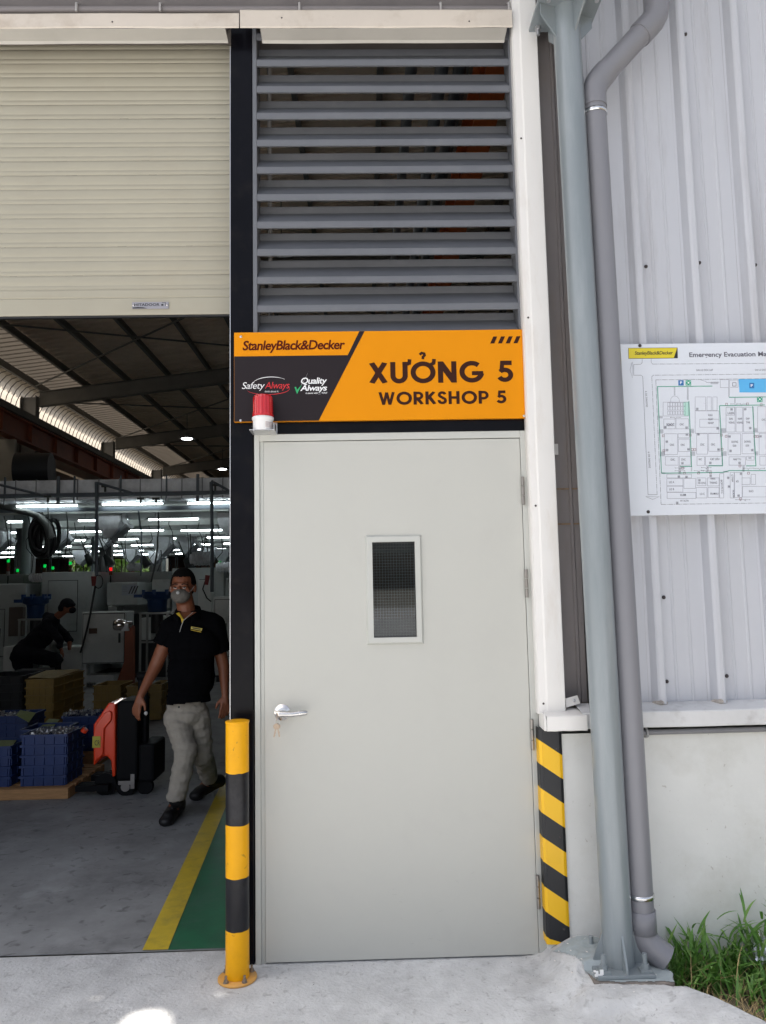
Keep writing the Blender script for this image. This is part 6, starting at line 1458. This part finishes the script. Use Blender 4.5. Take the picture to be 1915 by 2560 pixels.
# collar, placket and piping
cp = neckp
col = MB(); n_c = 20; vs = []
for i in range(n_c+1):
    t = -PI*.5+.42+(2*PI-.84)*i/n_c; cx_, cy_ = math.cos(t), math.sin(t)
    hh_ = .050+.045*(.5+.5*math.sin(t))
    vs += [cp+Vector((.074*cx_, .072*cy_+.010, hh_)), cp+Vector((.086*cx_, .084*cy_+.006, hh_+.005)), cp+Vector((.118*cx_, .108*cy_, -.002-(.018 if i in (0, n_c) else 0)))]
col.add(vs, [(3*i+k, 3*i+k+1, 3*i+k+4, 3*i+k+3) for i in range(n_c) for k in (0, 1)], True); obj('collar', col, shirt_m, man, fix=False, solid=.004)
pip = mat('white_piping', (.5,.5,.48), .6); yel = mat('yellow_placket', (.62,.42,.03), .6)
YF = A(460, 1600).y
def fr(u, v, y): return Vector(A(u, v, y))
vb = fr(460, 1556, 2.115)
obj('neck_opening', MB().add([fr(446,1531,2.19), fr(492,1530,2.19), fr(459,1551,2.118)], [(0,1,2)]), skin, man, fix=False)
obj('placket', MB().add([fr(440,1534,2.172), fr(448,1531,2.170), fr(460,1549,2.112), fr(455,1558,2.108), fr(452,1545,2.125)], [(0,1,2,3,4)]), yel, man, fix=False, solid=.003)
obj('piping', MB().path([fr(482,1531,2.155), fr(470,1541,2.13), fr(459,1551,2.108), fr(454,1563,2.103), fr(449,1580,2.105)], .0022, 6), pip, man)
obj('collar_piping', MB().path([fr(438,1521,2.20), fr(432,1528,2.17), fr(427,1534,2.15)], .0022, 6), pip, man)
lg = [fr(478,1566,2.112), fr(506,1571,2.125), fr(504,1577,2.125), fr(477,1572,2.112)]
lo = obj('chest_logo', MB().add(lg, [(0,1,2,3)]), mat('logo_cloth_yellow', (.62,.50,.10), .6), man, fix=False, solid=.002)
obj('chest_lettering', MB().add([fr(481,1568.5,2.107), fr(501,1572,2.119), fr(501,1574.5,2.119), fr(481,1571,2.107)], [(0,1,2,3)]), ink_black, lo, fix=False)
obj('chest_line', MB().add([fr(476,1574,2.112), fr(503,1579,2.124), fr(502,1581,2.124), fr(477,1575.5,2.112)], [(0,1,2,3)]), yel, lo, fix=False)
beige = mat('beige_trousers_cloth', (.36, .33, .285), .85, var=.08, vs=25, spec=.2)
Tr = [ellips(A(466, 1765, 2.28), (.140,.112,.10)), capsule(lhip, lkn, .092, .074), capsule(lkn, lan+Vector((0,0,.02)), .073, .062), capsule(rhip, rkn, .095, .074), capsule(rkn, ran+Vector((0,-.02,.03)), .073, .062), ellips(A(464, 1790, 2.27), (.13,.115,.09))]
zl = lan.z-.005
def tr_cut(c): return (c.z < zl and c.x < lan.x+.12 and c.y < 2.25) or ((c-(ran+Vector((0,0,.0)))).dot((ran-rkn).normalized()) > .0 and c.y > 2.35)
obj('trousers', blob(Tr, .0065, 2, .010, 17, tr_cut), beige, man, fix=False, solid=.004)
obj('belt_button', MB().lathe([(0,-.004),(.006,-.003),(.007,0)], fr(447, 1768, 2.125), 10, 'Y'), hang_mat, man)
shoe_m = mat('black_shoe', (.010,.010,.011), .5, var=.2)
tf, hf = az(413, 2066, 0), az(446, 2026, 0); tf.z = hf.z = 0
obj('shoe', blob([capsule(hf+Vector((0,0,.055)), tf+Vector((0.01,.03,.045)), .052, .046, sy=1), ellips(tf+Vector((0.004,.015,.032)), (.052,.058,.036)), capsule(hf+Vector((0,.0,.05)), lan+Vector((0,0,-.005)), .054, .05), ellips(hf+Vector((0,.01,.03)), (.05,.05,.035))], .0075, 4, cut=lambda c: c.z < .004), shoe_m, man, fix=False)
tr_, hr = az(487, 2003, 0), at(549, 1952, 2.78); tr_.z = .0
obj('shoe', blob([capsule(hr, tr_+Vector((.02,.03,.055)), .046, .045), ellips(tr_+Vector((.01,.01,.04)), (.055,.055,.04)), capsule(hr, ran, .05, .045)], .0075, 4), shoe_m, man, fix=False)

# the worker bending over at the left
YW = 9.2
B_ = lambda u, v, y=YW: at(u, v, y)
wk = thing('person', 'worker in dark clothes, cap and mask bending forward among the machines', 'person', (B_(70, 1650).x, YW, 0))
hw = B_(169, 1515); hip = B_(62, 1630); chest = B_(112, 1583); shw = B_(126, 1556); 
k1, k2 = B_(66, 1700), B_(140, 1650, YW-.1); f1, f2 = az(48, 1750, 0), az(140, 1752, 0)
f1 = Vector((B_(46, 1700).x, YW+.1, .05)); f2 = Vector((B_(142, 1700).x, YW-.1, .05))
el = B_(150, 1603, YW-.2); ha = B_(152, 1622, YW-.25)
pw = [ellips(hw, (.095,.085,.115), tilt=0), ellips(hw+Vector((.05,0,-.07)), (.05,.06,.05)), capsule(hw+Vector((-.04,0,-.06)), shw+Vector((.03,0,.03)), .06), ellips(hw+Vector((.105,0,-.03)), (.02,.014,.02)), ellips(hw+Vector((-.01,-.085,-.02)), (.022,.012,.03)), ellips(hw+Vector((-.01,.085,-.02)), (.022,.012,.03)),
   capsule(shw+Vector((0,-.14,-.02)), shw+Vector((0,.14,-.02)), .07), capsule(shw, chest, .11, .13), capsule(chest, hip, .13, .14), capsule(shw+Vector((0,-.17,-.02)), el, .055, .045), capsule(el, ha, .042, .03), capsule(shw+Vector((0,.17,-.02)), el+Vector((.02,.35,0)), .055, .045), capsule(el+Vector((.02,.35,0)), ha+Vector((.02,.3,-.02)), .042, .03),
   capsule(hip, k1, .11, .075), capsule(k1, f1, .07, .045), capsule(hip+Vector((0,-.1,0)), k2, .11, .08), capsule(k2, f2, .07, .045)]
pw += hand(ha, Vector((.4,0,-.9)), Vector((0,-1,0)), 1, .5)
obj('body', blob(pw, .012, 3), skin, wk, fix=False)
dc = mat('dark_work_cloth', (.010, .011, .016), .85, var=.3, vs=20, spec=.2)
cl = [capsule(shw+Vector((0,-.15,-.02)), shw+Vector((0,.15,-.02)), .085), capsule(shw, chest, .14, .16), capsule(chest, hip, .17, .18), capsule(shw+Vector((0,-.17,-.02)), el, .075, .065), capsule(el, ha+Vector((-.02,0,.04)), .06, .05), capsule(shw+Vector((0,.17,-.02)), el+Vector((.02,.35,0)), .07, .06), capsule(hip+Vector((-.05,0,-.05)), k1, .17, .11), capsule(k1, f1+Vector((0,0,.08)), .10, .075), capsule(hip+Vector((0,-.1,0)), k2, .15, .11), capsule(k2, f2+Vector((0,0,.08)), .10, .075), capsule(B_(118,1540), B_(135,1545), .07)]
obj('work_clothes', blob(cl, .014, 4, .02, 7), dc, wk, fix=False)
obj('cap', blob([ellips(hw+Vector((-.01,0,.03)), (.112,.105,.10)), ellips(hw+Vector((-.08,0,-.03)), (.07,.08,.08)), capsule(hw+Vector((.09,-.03,.02)), hw+Vector((.09,.03,.02)), .03)], .01, 3), dc, wk, fix=False)
obj('face_mask', blob([ellips(hw+Vector((.075,0,-.065)), (.06,.07,.055))], .01, 2), dc, wk, fix=False)
for f in (f1, f2): obj('shoe', blob([capsule(f, f+Vector((.16,0,-.01)), .05, .04)], .01, 3), shoe_m, wk, fix=False)
# stool the parts are laid on
p = B_(95, 1690, YW-.5); root = thing('work_stool', 'low dark stool with scattered parts in front of the worker', 'stool', (p.x, YW-.5, 0))
obj('seat', MB().box(p.x-.28, p.x+.2, YW-.7, YW-.35, .40, .44), mach_dark, root, bev=.01)
for sx in (-.25, .15):
    for sy in (-.67, -.4): obj('leg', MB().box(p.x+sx, p.x+sx+.03, YW+sy, YW+sy+.03, 0, .40), mach_dark, root)
